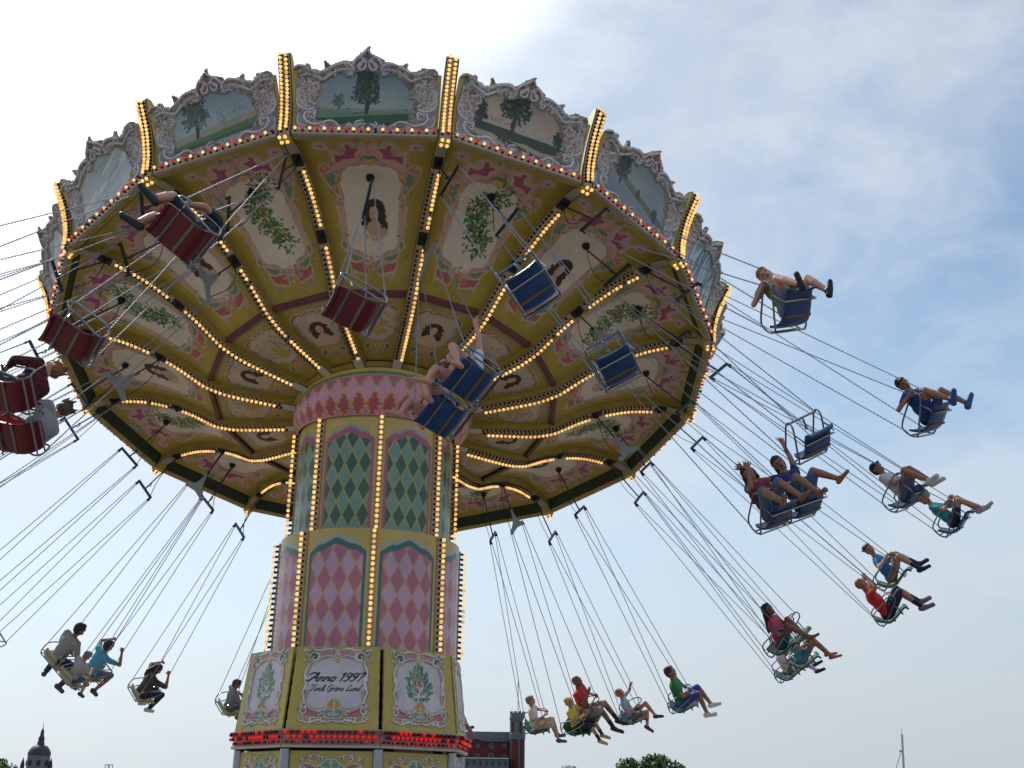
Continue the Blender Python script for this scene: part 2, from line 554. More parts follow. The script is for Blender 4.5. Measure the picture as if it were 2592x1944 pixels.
# ribs
rb = MB()
rs = np.concatenate([np.linspace(5.52, 1.40, 70)])
W = 0.082
for side in (-1, 1):
    vs, fs = [], []
    for r in rs:
        z = float(ribz(r)); vs += [(r, side * W, z), (r, side * W, z + 0.17)]
    for i in range(len(rs) - 1): fs.append((2 * i, 2 * i + 1, 2 * i + 3, 2 * i + 2))
    rb.add(vs, fs, 1)
vs, fs = [], []
for r in rs:
    z = float(ribz(r)); vs += [(r, -W, z), (r, W, z)]
fs = [(2 * i, 2 * i + 1, 2 * i + 3, 2 * i + 2) for i in range(len(rs) - 1)]
rb.add(vs, fs, 0)
vs = [(r, s * W, float(ribz(r)) + 0.17) for r in rs for s in (-1, 1)]
rb.add(vs, fs, 1)
for r in (rs[0], rs[-1]):
    z = float(ribz(r)); rb.add([(r, -W, z), (r, W, z), (r, W, z + .17), (r, -W, z + .17)], [(0, 1, 2, 3)], 0)
rib_me = rb.mesh('rib', [M_strip, M_yellow2])
eb = MB()      # dark edging of the rib underside
for side in (-1, 1):
    eb.tube([(r, side * (W + 0.004), float(ribz(r)) - 0.001) for r in rs[::2]], 0.006, 5)
edge_me = eb.mesh('rib_edging', mat('olive_edging', (84, 80, 46), .5, vary=.2))
def cap_mesh(r0, r1):
    cb = MB(); q = np.linspace(r0, r1, 6)
    top = [(r, float(ribz(r)) - 0.012) for r in q]
    vs = [(r, s * 0.07, z) for r, z in top for s in (-1, 1)] + [(r, s * 0.07, z + 0.02) for r, z in top for s in (-1, 1)]
    n = len(q)
    fs = [(2 * i, 2 * i + 1, 2 * i + 3, 2 * i + 2) for i in range(n - 1)] + [(2 * n + 2 * i, 2 * n + 2 * i + 1, 2 * n + 2 * i + 3, 2 * n + 2 * i + 2) for i in range(n - 1)]
    fs += [(2 * i + s, 2 * i + 2 + s, 2 * n + 2 * i + 2 + s, 2 * n + 2 * i + s) for i in range(n - 1) for s in (0, 1)]
    fs += [(0, 1, 2 * n + 1, 2 * n), (2 * n - 2, 2 * n - 1, 4 * n - 1, 4 * n - 2)]
    cb.add(vs, fs); return cb
cap_o = cap_mesh(5.46, 5.16).mesh('rib_end_plate', M_strip)
cap_i = cap_mesh(1.68, 1.42).mesh('rib_end_plate', M_white)
hb = MB()
hb.box((0, 0, 0.0), 0.20, 0.125, 0.05); hb.tube([(0, 0, -.02), (0, 0, -.07)], 0.03, 8); hb.box((0, 0.05, -.035), .1, .02, .03)
slot_me = hb.mesh('hanger_slot', M_black)
ribs = {}
for k in range(-8, 8):
    M = KM(k)
    rib = obj('rib', rib_me, ride, M); ribs[k] = rib
    obj('rib_edging', edge_me, rib, M)
    obj('end_plate', cap_o, rib, M); obj('end_plate', cap_i, rib, M)
    for rr in (4.98, 3.75):
        z = float(ribz(rr)); sl = (float(ribz(rr + .05)) - float(ribz(rr - .05))) / .1
        obj('hanger_slot', slot_me, rib, M @ Matrix.Translation((rr, 0, z - 0.005)) @ Matrix.Rotation(-math.atan(sl), 4, 'Y'))
    r = 4.80; i = 0
    while r > 1.72:
        z = float(ribz(r)); sl = (float(ribz(r + .04)) - float(ribz(r - .04))) / .08
        nrm = Vector((sl, 0, -1)).normalized()
        if abs(r - 3.75) > 0.14:
            p = Vector((r, 0.043, z)); 
            kind = 'w'
            q = rng.random()
            if q > .62: kind = 'w3'
            if q < 0.018: kind = 'w2'
            if q < 0.03 and q > 0.018: kind = None
            if kind: bulb(M, p + nrm * 0.060, nrm, kind, rib, 0.027)
            sockets.append((M @ p, (M.to_3x3() @ nrm), 0.020, 0.040))
            p2 = Vector((r - 0.036, -0.040, float(ribz(r - .036))))
            sockets.append((M @ p2, (M.to_3x3() @ nrm), 0.022, 0.030))
        r -= 0.074 / math.sqrt(1 + sl * sl); i += 1

# bulb posts between the fascia boards
PO = catmull([(5.535, -.05), (5.545, .12), (5.57, .30), (5.625, .5), (5.705, .72), (5.82, .95), (5.905, 1.10), (5.93, 1.18)], 6)
PI_ = [(5.93, 1.21), (5.86, 1.235), (5.79, 1.20), (5.70, 1.08), (5.58, .9), (5.46, .7), (5.40, .45), (5.37, .2), (5.36, .04), (5.42, -.05)]
def yz_prism(outline, w, mb, mi_side=0, mi_rim=0):
    n = len(outline)
    vs = [(r, -w, z) for r, z in outline] + [(r, w, z) for r, z in outline]
    mb.add(vs, [tuple(range(n)), tuple(range(n, 2 * n))], mi_side)
    mb.add(vs, [(i, (i + 1) % n, (i + 1) % n + n, i + n) for i in range(n)], mi_rim)
pb = MB()
yz_prism([tuple(p) for p in PO] + PI_, 0.085, pb, 1, 1)
strip = [(p[0] + 0.006, p[1]) for p in PO] + [(p[0] - 0.004, p[1]) for p in PO[::-1]]
yz_prism(strip, 0.076, pb, 0, 0)
post_me = pb.mesh('bulb_post', [M_strip, M_yellow])
pe = MB()
for s in (-1, 1): pe.tube([(p[0] + .004, s * .087, p[1]) for p in PO[::3]], 0.007, 5)
pedge_me = pe.mesh('post_edging', M_green)
arc = np.concatenate([[0], np.cumsum(np.hypot(*np.diff(PO, axis=0).T))])
posts = {}
for k in range(-8, 8):
    M = KM(k)
    ps = obj('bulb_post', post_me, ride, M); posts[k] = ps
    obj('post_edging', pedge_me, ps, M)
    for row, y in ((0, -.040), (1, .040)):
        a = 0.10 + row * 0.031
        while a < arc[-1] + 0.01:
            x, z = np.interp(a, arc, PO[:, 0]), np.interp(a, arc, PO[:, 1])
            x2, z2 = np.interp(a + .03, arc, PO[:, 0]), np.interp(a + .03, arc, PO[:, 1])
            x1, z1 = np.interp(a - .03, arc, PO[:, 0]), np.interp(a - .03, arc, PO[:, 1])
            d = Vector((z2 - z1, 0, -(x2 - x1))).normalized()
            p = Vector((x + .006, y, z))
            q = rng.random()
            bulb(M, p + d * 0.062, d, 'w2' if q < 0.06 else 'w3' if q < .4 else 'w', ps, 0.0245)
            sockets.append((M @ p, M.to_3x3() @ d, 0.021, 0.042))
            a += 0.0625
    for y in (-.04, .04):        # the cluster where post and rib meet
        for (x, z, dx, dz) in ((5.545, -.045, .5, -.87), (5.47, -.03, 0.1, -1)):
            d = Vector((dx, 0, dz)).normalized(); p = Vector((x, y, z))
            bulb(M, p + d * .06, d, 'w', ps, 0.026); sockets.append((M @ p, M.to_3x3() @ d, 0.02, 0.04))

# rim strips with red and warm bulbs, and the cornice behind
sb = MB()
sb.box((5.425, 0, 0.035), 0.06, 1.955, 0.085)
strip_me = sb.mesh('rim_strip', M_strip)
cb = MB()
for half in (1,):
    def sec(r, z, s): return (r, s * (r * TA - 0.092), z)
    pts = [(5.235, .245), (5.335, .005), (5.39, -.02), (5.39, .245)]
    vs = [sec(r, z, s) for s in (-1, 1) for r, z in pts]
    cb.add(vs, [(0, 1, 5, 4)], 0); cb.add(vs, [(1, 2, 6, 5)], 1); cb.add(vs, [(2, 3, 7, 6), (3, 0, 4, 7), (0, 1, 2, 3), (4, 5, 6, 7)], 1)
corn_me = cb.mesh('cornice', [M_green, M_yellow2])
bb = MB()
zb = float(ribz(2.86 / .981)) + 0.055
hw = 2.86 * TA - 0.085
bb.add([(2.83, -hw, zb), (2.83, hw, zb), (2.90, hw + .012, zb), (2.90, -hw - .012, zb)] + [(2.83, -hw, zb + .2), (2.83, hw, zb + .2), (2.90, hw + .012, zb + .2), (2.90, -hw - .012, zb + .2)],
       [(0, 1, 2, 3)], 0)
bb.add([(2.83, -hw, zb), (2.83, hw, zb), (2.90, hw + .012, zb), (2.90, -hw - .012, zb)] + [(2.83, -hw, zb + .2), (2.83, hw, zb + .2), (2.90, hw + .012, zb + .2), (2.90, -hw - .012, zb + .2)],
       [(0, 1, 5, 4), (1, 2, 6, 5), (0, 3, 7, 4)], 1)
bb.add([(2.90, hw + .012, zb), (2.90, -hw - .012, zb), (2.90, -hw - .012, zb + .2), (2.90, hw + .012, zb + .2)], [(0, 1, 2, 3)], 0)
beam_me = bb.mesh('ring_beam', [M_plum, M_green])
ballb = MB()
ballb.lathe([(0.0, -.075), (.03, -.07), (.05, -.045), (.058, -.015), (.062, .01), (.085, .015), (.085, .03)], 14)
ball_me = ballb.mesh('hanger_socket', M_black, True)
strips = {}
for k in range(-8, 8):
    M = KM(k + .5)
    st = obj('rim_strip', strip_me, ride, M); strips[k] = st
    obj('cornice', corn_me, ride, M)
    obj('ring_beam', beam_me, ride, M)
    zbp = float(ribz(4.5 / .981)) + .115
    obj('hanger_socket', ball_me, ride, M @ Matrix.Translation((4.5, 0, zbp)) @ Matrix.Rotation(R(-8), 4, 'Y'))
    for i in range(20):
        y = -0.93 + 1.86 * i / 19
        red = (i % 2) == 1
        kind = ('r' if rng.random() > .12 else 'r2') if red else ('w' if rng.random() > .04 else 'w2')
        if k in (-7, -6, -5, 4, 5, 6, 7) and rng.random() < 0.35: kind = 'r2' if red else 'w2'
        d = Vector((.94, 0, -.05)).normalized(); p = Vector((5.455, y, 0.055))
        bulb(M, p + d * .052, d, kind, st, 0.0235)
        sockets.append((M @ p, M.to_3x3() @ d, 0.019, 0.036))
# unseen roof, added above the boards to keep the sun off the underside
rf = MB()
rf.lathe([(0.0, 1.9), (1.2, 1.55), (3.4, .85), (5.25, .42), (5.38, .36), (5.30, .30), (3.4, .55), (1.2, .9), (0, 1.2)], 16, 0)
rf.build('canopy_roof', M_roof, ride, CF)

# ------------------------------------------------------------------ painted underside panels
R_OUT, R_MID, R_IN = 5.245, 2.90, 1.47
YL, PK, MG, WHT, GRN, ROSE, ORG, GRY, DKG = (119, 104, 45), (141, 108, 107), (114, 54, 84), (152, 143, 133), (80, 98, 84), (132, 88, 87), (144, 102, 64), (122, 118, 108), (40, 54, 42)
HP = homography([(35, 165), (1300, 165), (1050, 1500), (418, 1500)],
                [(-(R_OUT * TA - .08), 0), (R_OUT * TA - .08, 0), (R_MID * TA - .08, R_OUT - R_MID), (-(R_MID * TA - .08), R_OUT - R_MID)])
def zp(pts):
    P = hmap(HP, pts)
    return P
GOLD = (138, 120, 96)
def panel_art(kind, seed):
    random.seed(seed)
    wmax = R_OUT * TA
    A = Art(-wmax, wmax, 0, R_OUT - R_MID, 0.0125, YL, 2.5)
    ol = (0.013, GOLD)
    # wings at the sides
    A.fill(zp([(215, 500), (250, 480), (290, 480), (330, 530), (340, 600), (390, 740), (380, 760), (330, 690), (270, 640), (225, 570)]), ROSE, ol)
    # white field
    mir = A.mir; A.mir = False
    half = [(672, 465), (620, 455), (560, 476), (490, 474), (430, 515), (408, 585), (388, 640), (405, 720), (428, 790), (412, 850), (438, 905), (446, 960), (444, 1040), (462, 1100), (470, 1160), (510, 1215), (600, 1240), (640, 1290), (700, 1310)]
    L = zp(half); L = np.vstack([L, (L * [-1, 1])[::-1]])
    A.fill(L, WHT, (0.03, (128, 100, 96)))
    A.mir = mir
    # green leaves and side bands
    A.fill(zp([(285, 580), (320, 555), (375, 575), (385, 640), (402, 720), (396, 775), (356, 740), (310, 690), (280, 640)]), GRN, ol)
    A.fill(zp([(375, 600), (410, 585), (425, 625), (405, 655), (375, 650)]), ORG, (0.010, GOLD))
    A.fill(zp([(392, 780), (424, 800), (444, 860), (452, 960), (470, 1060), (468, 1130), (436, 1150), (420, 1060), (404, 960), (372, 870)]), PK, ol)
    # top scroll
    A.fill(zp([(165, 275), (195, 240), (260, 235), (305, 265), (320, 310), (385, 330), (400, 270), (455, 235), (520, 235), (560, 265), (600, 250), (672, 270), (672, 330), (650, 380), (600, 430), (545, 470), (500, 490), (440, 525), (360, 560), (325, 500), (325, 420), (300, 350), (230, 340), (180, 320)]), PK, (0.016, (120, 104, 92)))
    A.fill(zp([(448, 285), (490, 262), (530, 300), (600, 318), (560, 362), (560, 420), (520, 428), (450, 432), (410, 462), (368, 470), (362, 410), (332, 345), (385, 380), (440, 372), (462, 330)]), MG, (0.013, GOLD))
    A.blob(*zp([(240, 298)])[0], .045, .035, MG, 0, None, 0, (0.01, GOLD))
    for (x, y, r, a, cw) in ((205, 285, .085, .4, 1), (540, 275, .07, 2.4, -1), (440, 345, .06, 1.0, 1), (600, 420, .06, 3.0, -1), (250, 530, .09, .2, 1), (300, 600, .05, 2, 1), (600, 215, .06, 0, 1), (640, 190, .05, 2, -1), (430, 1120, .05, 1, 1), (400, 1030, .045, 0, -1), (420, 850, .05, 3, 1), (560, 1400, .05, 2, -1), (930, 1390 - 20, .04, 1, 1)):
        c = zp([(x, y)])[0]
        A.spiral(c[0], c[1], r, 1.2, a, 0.011, random.choice([GRY, GOLD, (92, 98, 88)]), 0, cw)
    for _ in range(46):     # little acanthus flicks along the frame
        y = random.choice([random.uniform(190, 240), random.uniform(480, 1250)])
        x = random.uniform(560, 660) if y < 300 else 380 + (y - 800) * .12 + random.uniform(-45, 45)
        c = zp([(x, y)])[0]
        A.leaf(c[0], c[1], random.random() * 6.28, .05 + .04 * random.random(), .012, random.choice([GRY, (84, 92, 80), GOLD, (100, 70, 66)]))
    # foot of the cartouche
    A.fill(zp([(468, 1215), (505, 1225), (575, 1250), (625, 1262), (620, 1290), (560, 1300), (510, 1280)]), GRN, ol)
    A.fill(zp([(424, 1160), (460, 1130), (476, 1170), (470, 1210), (430, 1195)]), GRN, ol)
    A.fill(zp([(500, 1285), (560, 1305), (640, 1300), (672, 1330), (672, 1390), (600, 1380), (560, 1370), (520, 1350)]), (122, 66, 68), ol)
    c = zp([(690, 1310)])[0]
    A.foliage(0, c[1], .17, .10, 60, [PK, (110, 74, 70), GRN, GRY, ORG, ROSE], .05)
    # crest flower
    c = zp([(678, 400)])[0]
    A.foliage(0, c[1] - .05, .12, .09, 26, [PK, GRN, (104, 60, 78), GRY], .045)
    A.stroke(zp([(600, 440), (625, 405), (665, 400), (676, 430)]), .018, (64, 82, 60))
    c = zp([(680, 460)])[0]; A.blob(0, c[1], .05, .05, ORG, 0, None, 0, (.012, (150, 120, 90)))
    A.mir = False
    if kind == 'portrait':
        cx, cy = .03, zp([(700, 905)])[0][1]
        A.fill(np.array([(-.10, .12), (-.15, .34), (-.05, .42), (.1, .40), (.2, .28), (.12, .14)]) + [cx, cy], (132, 112, 98))          # shoulders
        A.blob(cx - .03, cy + .08, .045, .13, (138, 116, 102))
        hair = [(-.13, .22), (-.17, .14), (-.15, .02), (-.14, -.09), (-.07, -.17), (.04, -.19), (.13, -.13), (.16, -.02), (.16, .10), (.20, .20), (.14, .24), (.08, .17), (.02, .12), (-.07, .16)]
        A.fill(np.array(hair) + [cx, cy], (44, 32, 30))
        A.blob(cx - .005, cy + .03, .068, .105, (148, 122, 106))
        A.blob(cx - .005, cy + .14, .03, .06, (142, 116, 100))
        for sx in (-.045, .012):
            A.blob(cx + sx, cy + .02, .012, .007, (60, 44, 40))
        A.stroke(np.array([(cx - .02, cy + .025), (cx - .028, cy + .065)]), .006, (112, 86, 76), smooth=0)
        A.blob(cx - .02, cy + .10, .02, .008, (116, 58, 56))
        for _ in range(26):
            y = random.uniform(-.02, .24); s = random.choice((-1, 1))
            A.blob(cx + (.13 if s > 0 else -.13) + random.uniform(-.05, .05), cy + y, .018, .026, random.choice([(36, 27, 26), (52, 40, 36)]))
        for _ in range(10): A.leaf(cx + random.uniform(-.3, .3), cy + random.uniform(.3, .5), random.random() * 6, .08, .02, (150, 138, 116))
    else:
        P = catmull([(.22, .66), (.05, .80), (-.10, 1.0), (-.02, 1.2), (.04, 1.42), (.16, 1.56)], 10)
        A.stroke(P, .012, (66, 70, 44), smooth=0)
        gl = [(46, 74, 38), (58, 88, 46), (38, 60, 34), (72, 96, 58), (50, 82, 52)]
        for i, p in enumerate(P):
            den_ = 5 + 5 * math.sin(i * .55 + seed) ** 2
            for _ in range(int(den_)):
                a = random.random() * 6.28; q = random.random() ** .7 * (.10 + .09 * math.sin(i * .4 + 1) ** 2)
                A.leaf(p[0] + q * math.cos(a), p[1] + q * math.sin(a), a + random.uniform(-.6, .6), .05 + .055 * random.random(), .016, random.choice(gl))
        for _ in range(3 if seed % 2 == 0 else 24):
            p = P[random.randrange(len(P))]
            A.blob(p[0] + random.uniform(-.12, .12), p[1] + random.uniform(-.1, .1), .018, .018, random.choice([(150, 70, 60), (140, 88, 66), (128, 60, 62)]))
    A.grain(0.035)
    A.mask = np.abs(A.X) < (R_OUT - A.Y) * TA - 0.05
    return A
def under(x, y, h, r0):
    ra = r0 - y
    z = ribz(ra / .981) + 0.125 - h
    return np.stack([ra, x, z], -1)

def inner_art(kind, seed):
    random.seed(seed)
    wmax = (R_MID - .06) * TA; r0 = R_MID - .06
    A = Art(-wmax, wmax, 0, r0 - R_IN, 0.0095, (120, 105, 46), 2.5)
    ol = (.010, GOLD)
    A.mir = False
    A.stroke([(-.42, .10), (-.2, .075), (0, .09), (.2, .075), (.42, .10)], .022, (118, 104, 80), taper=.5)
    for x in np.linspace(-.4, .4, 12): A.spiral(x, .10, .03, 1.1, random.random() * 6, .006, GRY)
    A.mir = True
    half = [(0, .2), (.1, .215), (.2, .2), (.3, .26), (.34, .36), (.31, .46), (.34, .55), (.29, .66), (.28, .76), (.2, .84), (.1, .90), (0, .92)]
    L = np.array(half); L = np.vstack([L, (L * [-1, 1])[::-1][1:-1]])
    A.mir = False
    A.fill(L, (136, 124, 112), (.02, (104, 106, 98)))
    A.mir = True
    A.fill([(.12, .19), (.2, .165), (.3, .2), (.36, .28), (.34, .34), (.28, .25), (.2, .215)], (116, 48, 74), ol)
    A.fill([(.0, .17), (.05, .15), (.1, .18), (.05, .215), (0, .22)], (82, 96, 84), ol)
    for _ in range(34):
        t = random.random(); p = L[int(t * len(L)) % len(L)] + np.array([random.uniform(-.04, .04), random.uniform(-.04, .04)])
        A.leaf(p[0], p[1], random.random() * 6.28, .045, .011, random.choice([GRY, (78, 90, 78), (106, 78, 72), GOLD]))
    A.mir = False
    if kind == 'head':
        hair = np.array([(-.13, .19), (-.16, .10), (-.14, -.04), (-.09, -.12), (0, -.145), (.09, -.12), (.13, -.03), (.15, .08), (.17, .17), (.11, .2), (.05, .12), (-.05, .12)]) + [0, .53]
        A.fill(np.array([(-.12, .16), (-.2, .32), (0, .37), (.2, .32), (.14, .17)]) + [0, .53], (140, 122, 104))
        A.blob(.0, .63, .04, .1, (140, 118, 102))
        A.fill(hair, (48, 34, 32))
        A.blob(.0, .545, .058, .085, (148, 122, 106)); A.blob(0, .63, .026, .05, (142, 116, 100))
        for sx in (-.026, .024): A.blob(sx, .54, .011, .006, (64, 46, 42))
        A.blob(0, .605, .017, .007, (120, 62, 58))
        for _ in range(22): A.blob(random.choice((-.14, .12)) + random.uniform(-.05, .05), .53 + random.uniform(-.06, .16), .014, .02, random.choice([(40, 30, 28), (58, 44, 38)]))
    else:
        for _ in range(46):
            A.leaf(random.uniform(-.2, .2), random.uniform(.34, .82), random.random() * 6.28, .05 + .07 * random.random(), .02, random.choice([(122, 108, 78), (116, 112, 88), (134, 118, 96), (104, 98, 70), (128, 96, 84)]))
        A.stroke([(-.1, .72), (.02, .6), (.1, .5), (.08, .38)], .016, (120, 88, 62))
        A.fill(np.array([(-.06, .0), (.02, -.05), (.1, 0), (.12, .14), (.02, .2), (-.08, .14)]) + [.0, .6], (124, 112, 60))
        A.blob(.03, .50, .035, .045, (140, 112, 96))
    A.foliage(0, 1.10, .15, .12, 70, [(128, 84, 88), (118, 92, 84), (104, 108, 96), (134, 100, 98), (92, 84, 70)], .045)
    A.mir = True
    A.fill([(.10, 1.0), (.16, .98), (.2, 1.04), (.17, 1.12), (.13, 1.08)], (66, 84, 70), ol)
    A.mir = False
    A.blob(0, 1.0, .05, .04, (146, 94, 44), 0, None, 0, (.008, GOLD))
    A.grain(.035)
    A.mask = np.abs(A.X) < (r0 - A.Y) * TA - 0.05
    return A
out_me = [panel_art('portrait', 3).mesh('underside_panel', lambda x, y, h: under(x, y, h, R_OUT), M_paint),
          panel_art('branch', 4).mesh('underside_panel', lambda x, y, h: under(x, y, h, R_OUT), M_paint),
          panel_art('branch', 7).mesh('underside_panel', lambda x, y, h: under(x, y, h, R_OUT), M_paint)]
in_me = [inner_art('scene', 5).mesh('inner_panel', lambda x, y, h: under(x, y, h, R_MID - .06), M_paint),
         inner_art('head', 6).mesh('inner_panel', lambda x, y, h: under(x, y, h, R_MID - .06), M_paint)]
for k in range(-8, 8):
    obj('underside_panel', out_me[0] if k % 2 == 0 else out_me[1 if k % 4 == 1 else 2], ride, KM(k + .5))
    obj('inner_panel', in_me[(k + 0) % 2], ride, KM(k + .5))

# ------------------------------------------------------------------ carved fascia boards
def fz(pts): return np.stack([(np.asarray(pts, float)[:, 0] - 1095) / 1072, (1215 - np.asarray(pts, float)[:, 1]) / 1040 * 1.03 + .01], 1)
F_TOP = [(45, 1225), (45, 350), (75, 300), (140, 280), (200, 290), (250, 265), (298, 275), (312, 322), (370, 322), (430, 347), (484, 332), (492, 290), (480, 245), (510, 222), (545, 250), (590, 277), (650, 252), (740, 226), (830, 226), (880, 236), (930, 190), (970, 142), (1040, 102), (1085, 72), (1150, 55), (1132, 110), (1152, 147), (1190, 157), (1260, 180), (1330, 207), (1342, 226), (1440, 241), (1540, 272), (1590, 257), (1640, 236), (1668, 250), (1655, 300), (1682, 332), (1760, 337), (1830, 312), (1850, 286), (1930, 302), (2010, 301), (2070, 317), (2095, 365), (2140, 372), (2140, 1225)]
F_IN = [(350, 780), (385, 640), (440, 520), (560, 430), (650, 385), (750, 360), (820, 402), (900, 392), (1000, 352), (1100, 342), (1200, 372), (1290, 392), (1380, 362), (1480, 387), (1560, 432), (1620, 482), (1690, 560), (1700, 650), (1765, 700), (1750, 780), (1775, 850), (1700, 900), (1690, 985), (1600, 1012), (1500, 1032), (1400, 1082), (1320, 1092), (1220, 1062), (1120, 1092), (1025, 1022), (930, 1072), (830, 1062), (700, 1092), (600, 1042), (520, 1022), (400, 1012), (330, 970), (392, 890), (372, 840)]
ORN = [(120, 120, 126), (114, 106, 108), (122, 108, 98), (110, 114, 124), (116, 100, 86)]
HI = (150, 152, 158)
def paint_scene(A, kind):
    X, Y = A.X, A.Y
    inn = inside(X, Y, catmull(fz(F_IN), 4, True))
    A.clip = inn; A.mir = False
    def grad(lo, hi, y0, y1, sel):
        t = np.clip((Y - y0) / (y1 - y0), 0, 1)[..., None]
        c = A.lin(lo) * (1 - t) + A.lin(hi) * t
        A.C[sel] = c[sel]
    def band(f0, rgb, f1=None):
        sel = inn & (Y < f0(X)) & (True if f1 is None else (Y > f1(X)))
        A.C[sel] = A.lin(rgb)
    def tree(x, y, w, h, n, cols, s=.035, trunk=(40, 44, 38)):
        A.stroke([(x, y), (x + .01, y + h * .4), (x, y + h * .6)], w * .10, trunk, taper=.3)
        for cx, cy, rr in ((0, .55, .5), (-.28, .42, .34), (.25, .4, .36), (.12, .82, .36), (-.15, .75, .3)):
            A.foliage(x + cx * w, y + cy * h + h * .12, w * rr, h * rr * .72, int(n * 1.7), cols, s * 1.45)
    dk = [(34, 48, 42), (42, 58, 50), (28, 40, 36), (52, 68, 58)]
    if kind == 'meadow':
        grad((124, 128, 124), (84, 112, 124), .38, .95, inn)
        band(lambda x: .40 + 0 * x, (104, 112, 102)); band(lambda x: .365 + .01 * np.sin(9 * x), (84, 104, 84))
        band(lambda x: .29 + .035 * np.sin(3 * x + .4), (44, 68, 48)); band(lambda x: .17 + .08 * x, (34, 54, 42))
        tree(.0, .33, .30, .52, 46, dk); tree(-.38, .38, .12, .17, 16, [(58, 82, 80), (66, 90, 86)], .022)
        for x in (-.64, -.25, .52): A.blob(x, .39, .02, .018, (66, 84, 76), wob=.2)
        A.stroke([(-.22, .32), (-.1, .335), (.0, .345)], .008, (52, 50, 44)); A.stroke([(.3, .32), (.5, .325), (.62, .31)], .008, (52, 50, 44))
    elif kind == 'dusk':
        grad((150, 134, 118), (118, 104, 98), .4, .95, inn)
        A.foliage(-.45, .50, .28, .045, 60, [(120, 62, 54), (132, 76, 64)], .03); A.foliage(.45, .47, .3, .03, 40, [(120, 62, 54), (134, 84, 70)], .025)
        band(lambda x: .48 + 0 * x, (134, 124, 122)); band(lambda x: .42 - .02 * x, (40, 52, 38)); band(lambda x: .28 - .05 * x + .012 * np.sin(14 * x), (132, 118, 100))
        band(lambda x: .24 - .22 * x, (36, 46, 36), lambda x: .18 - .30 * x)
        tree(-.12, .42, .36, .52, 60, [(26, 38, 30), (36, 50, 38), (44, 60, 46)]); tree(-.60, .36, .14, .28, 24, [(26, 38, 30), (36, 50, 38)], .028); tree(.56, .36, .12, .22, 20, [(30, 42, 32)], .026)
        A.foliage(-.2, .22, .12, .05, 50, [(26, 38, 30), (40, 52, 40)], .03)
    elif kind == 'oak':
        grad((128, 134, 134), (96, 118, 128), .4, .95, inn)
        A.foliage(.1, .56, .07, .10, 30, [(92, 106, 106), (84, 100, 98)], .03); A.foliage(.35, .62, .08, .12, 26, [(96, 112, 116)], .03)
        band(lambda x: .46 + .07 * x, (124, 118, 102)); band(lambda x: .36 + .09 * x, (72, 92, 56), lambda x: .28 + .06 * x); band(lambda x: .28 + .06 * x, (54, 74, 46), lambda x: .22 + .06 * x)
        band(lambda x: .22 + .06 * x, (128, 118, 110)); band(lambda x: .14 + .04 * x, (84, 78, 66))
        tree(-.3, .36, .34, .50, 40, [(60, 74, 66), (76, 90, 80), (50, 64, 56)])
    elif kind == 'lake':
        grad((112, 118, 122), (104, 118, 128), .3, .95, inn)
        band(lambda x: .5 - .25 * x, (84, 88, 72), lambda x: .38 - .3 * x); band(lambda x: .36 - .3 * x, (96, 104, 112))
        tree(-.42, .42, .2, .42, 40, [(38, 50, 46), (52, 64, 58)]); tree(.0, .40, .05, .12, 8, [(40, 52, 48)], .02); tree(.42, .22, .1, .2, 18, [(40, 52, 48)], .025); A.foliage(-.15, .52, .05, .03, 12, [(60, 74, 66)], .02)
    elif kind == 'falls':
        grad((70, 92, 104), (96, 120, 136), .2, .95, inn)
        for _ in range(40):
            x = random.uniform(-.65, .65); w_ = random.uniform(.01, .05)
            A.stroke([(x, random.uniform(.75, .95)), (x + random.uniform(-.08, .08), .5), (x + random.uniform(-.12, .12), random.uniform(.1, .3))], w_, random.choice([(116, 140, 152), (60, 84, 100), (132, 150, 158), (48, 72, 84)]))
    else:
        grad((150, 152, 150), (128, 136, 142), .1, .95, inn)
        for _ in range(26):
            x = random.uniform(-.6, .6); y = random.uniform(.15, .85)
            A.stroke([(x - .2, y - .06), (x, y + random.uniform(-.03, .03)), (x + .25, y + .08)], random.uniform(.015, .05), random.choice([(160, 160, 154), (118, 128, 134), (142, 142, 132), (134, 144, 150)]))
    A.clip = None
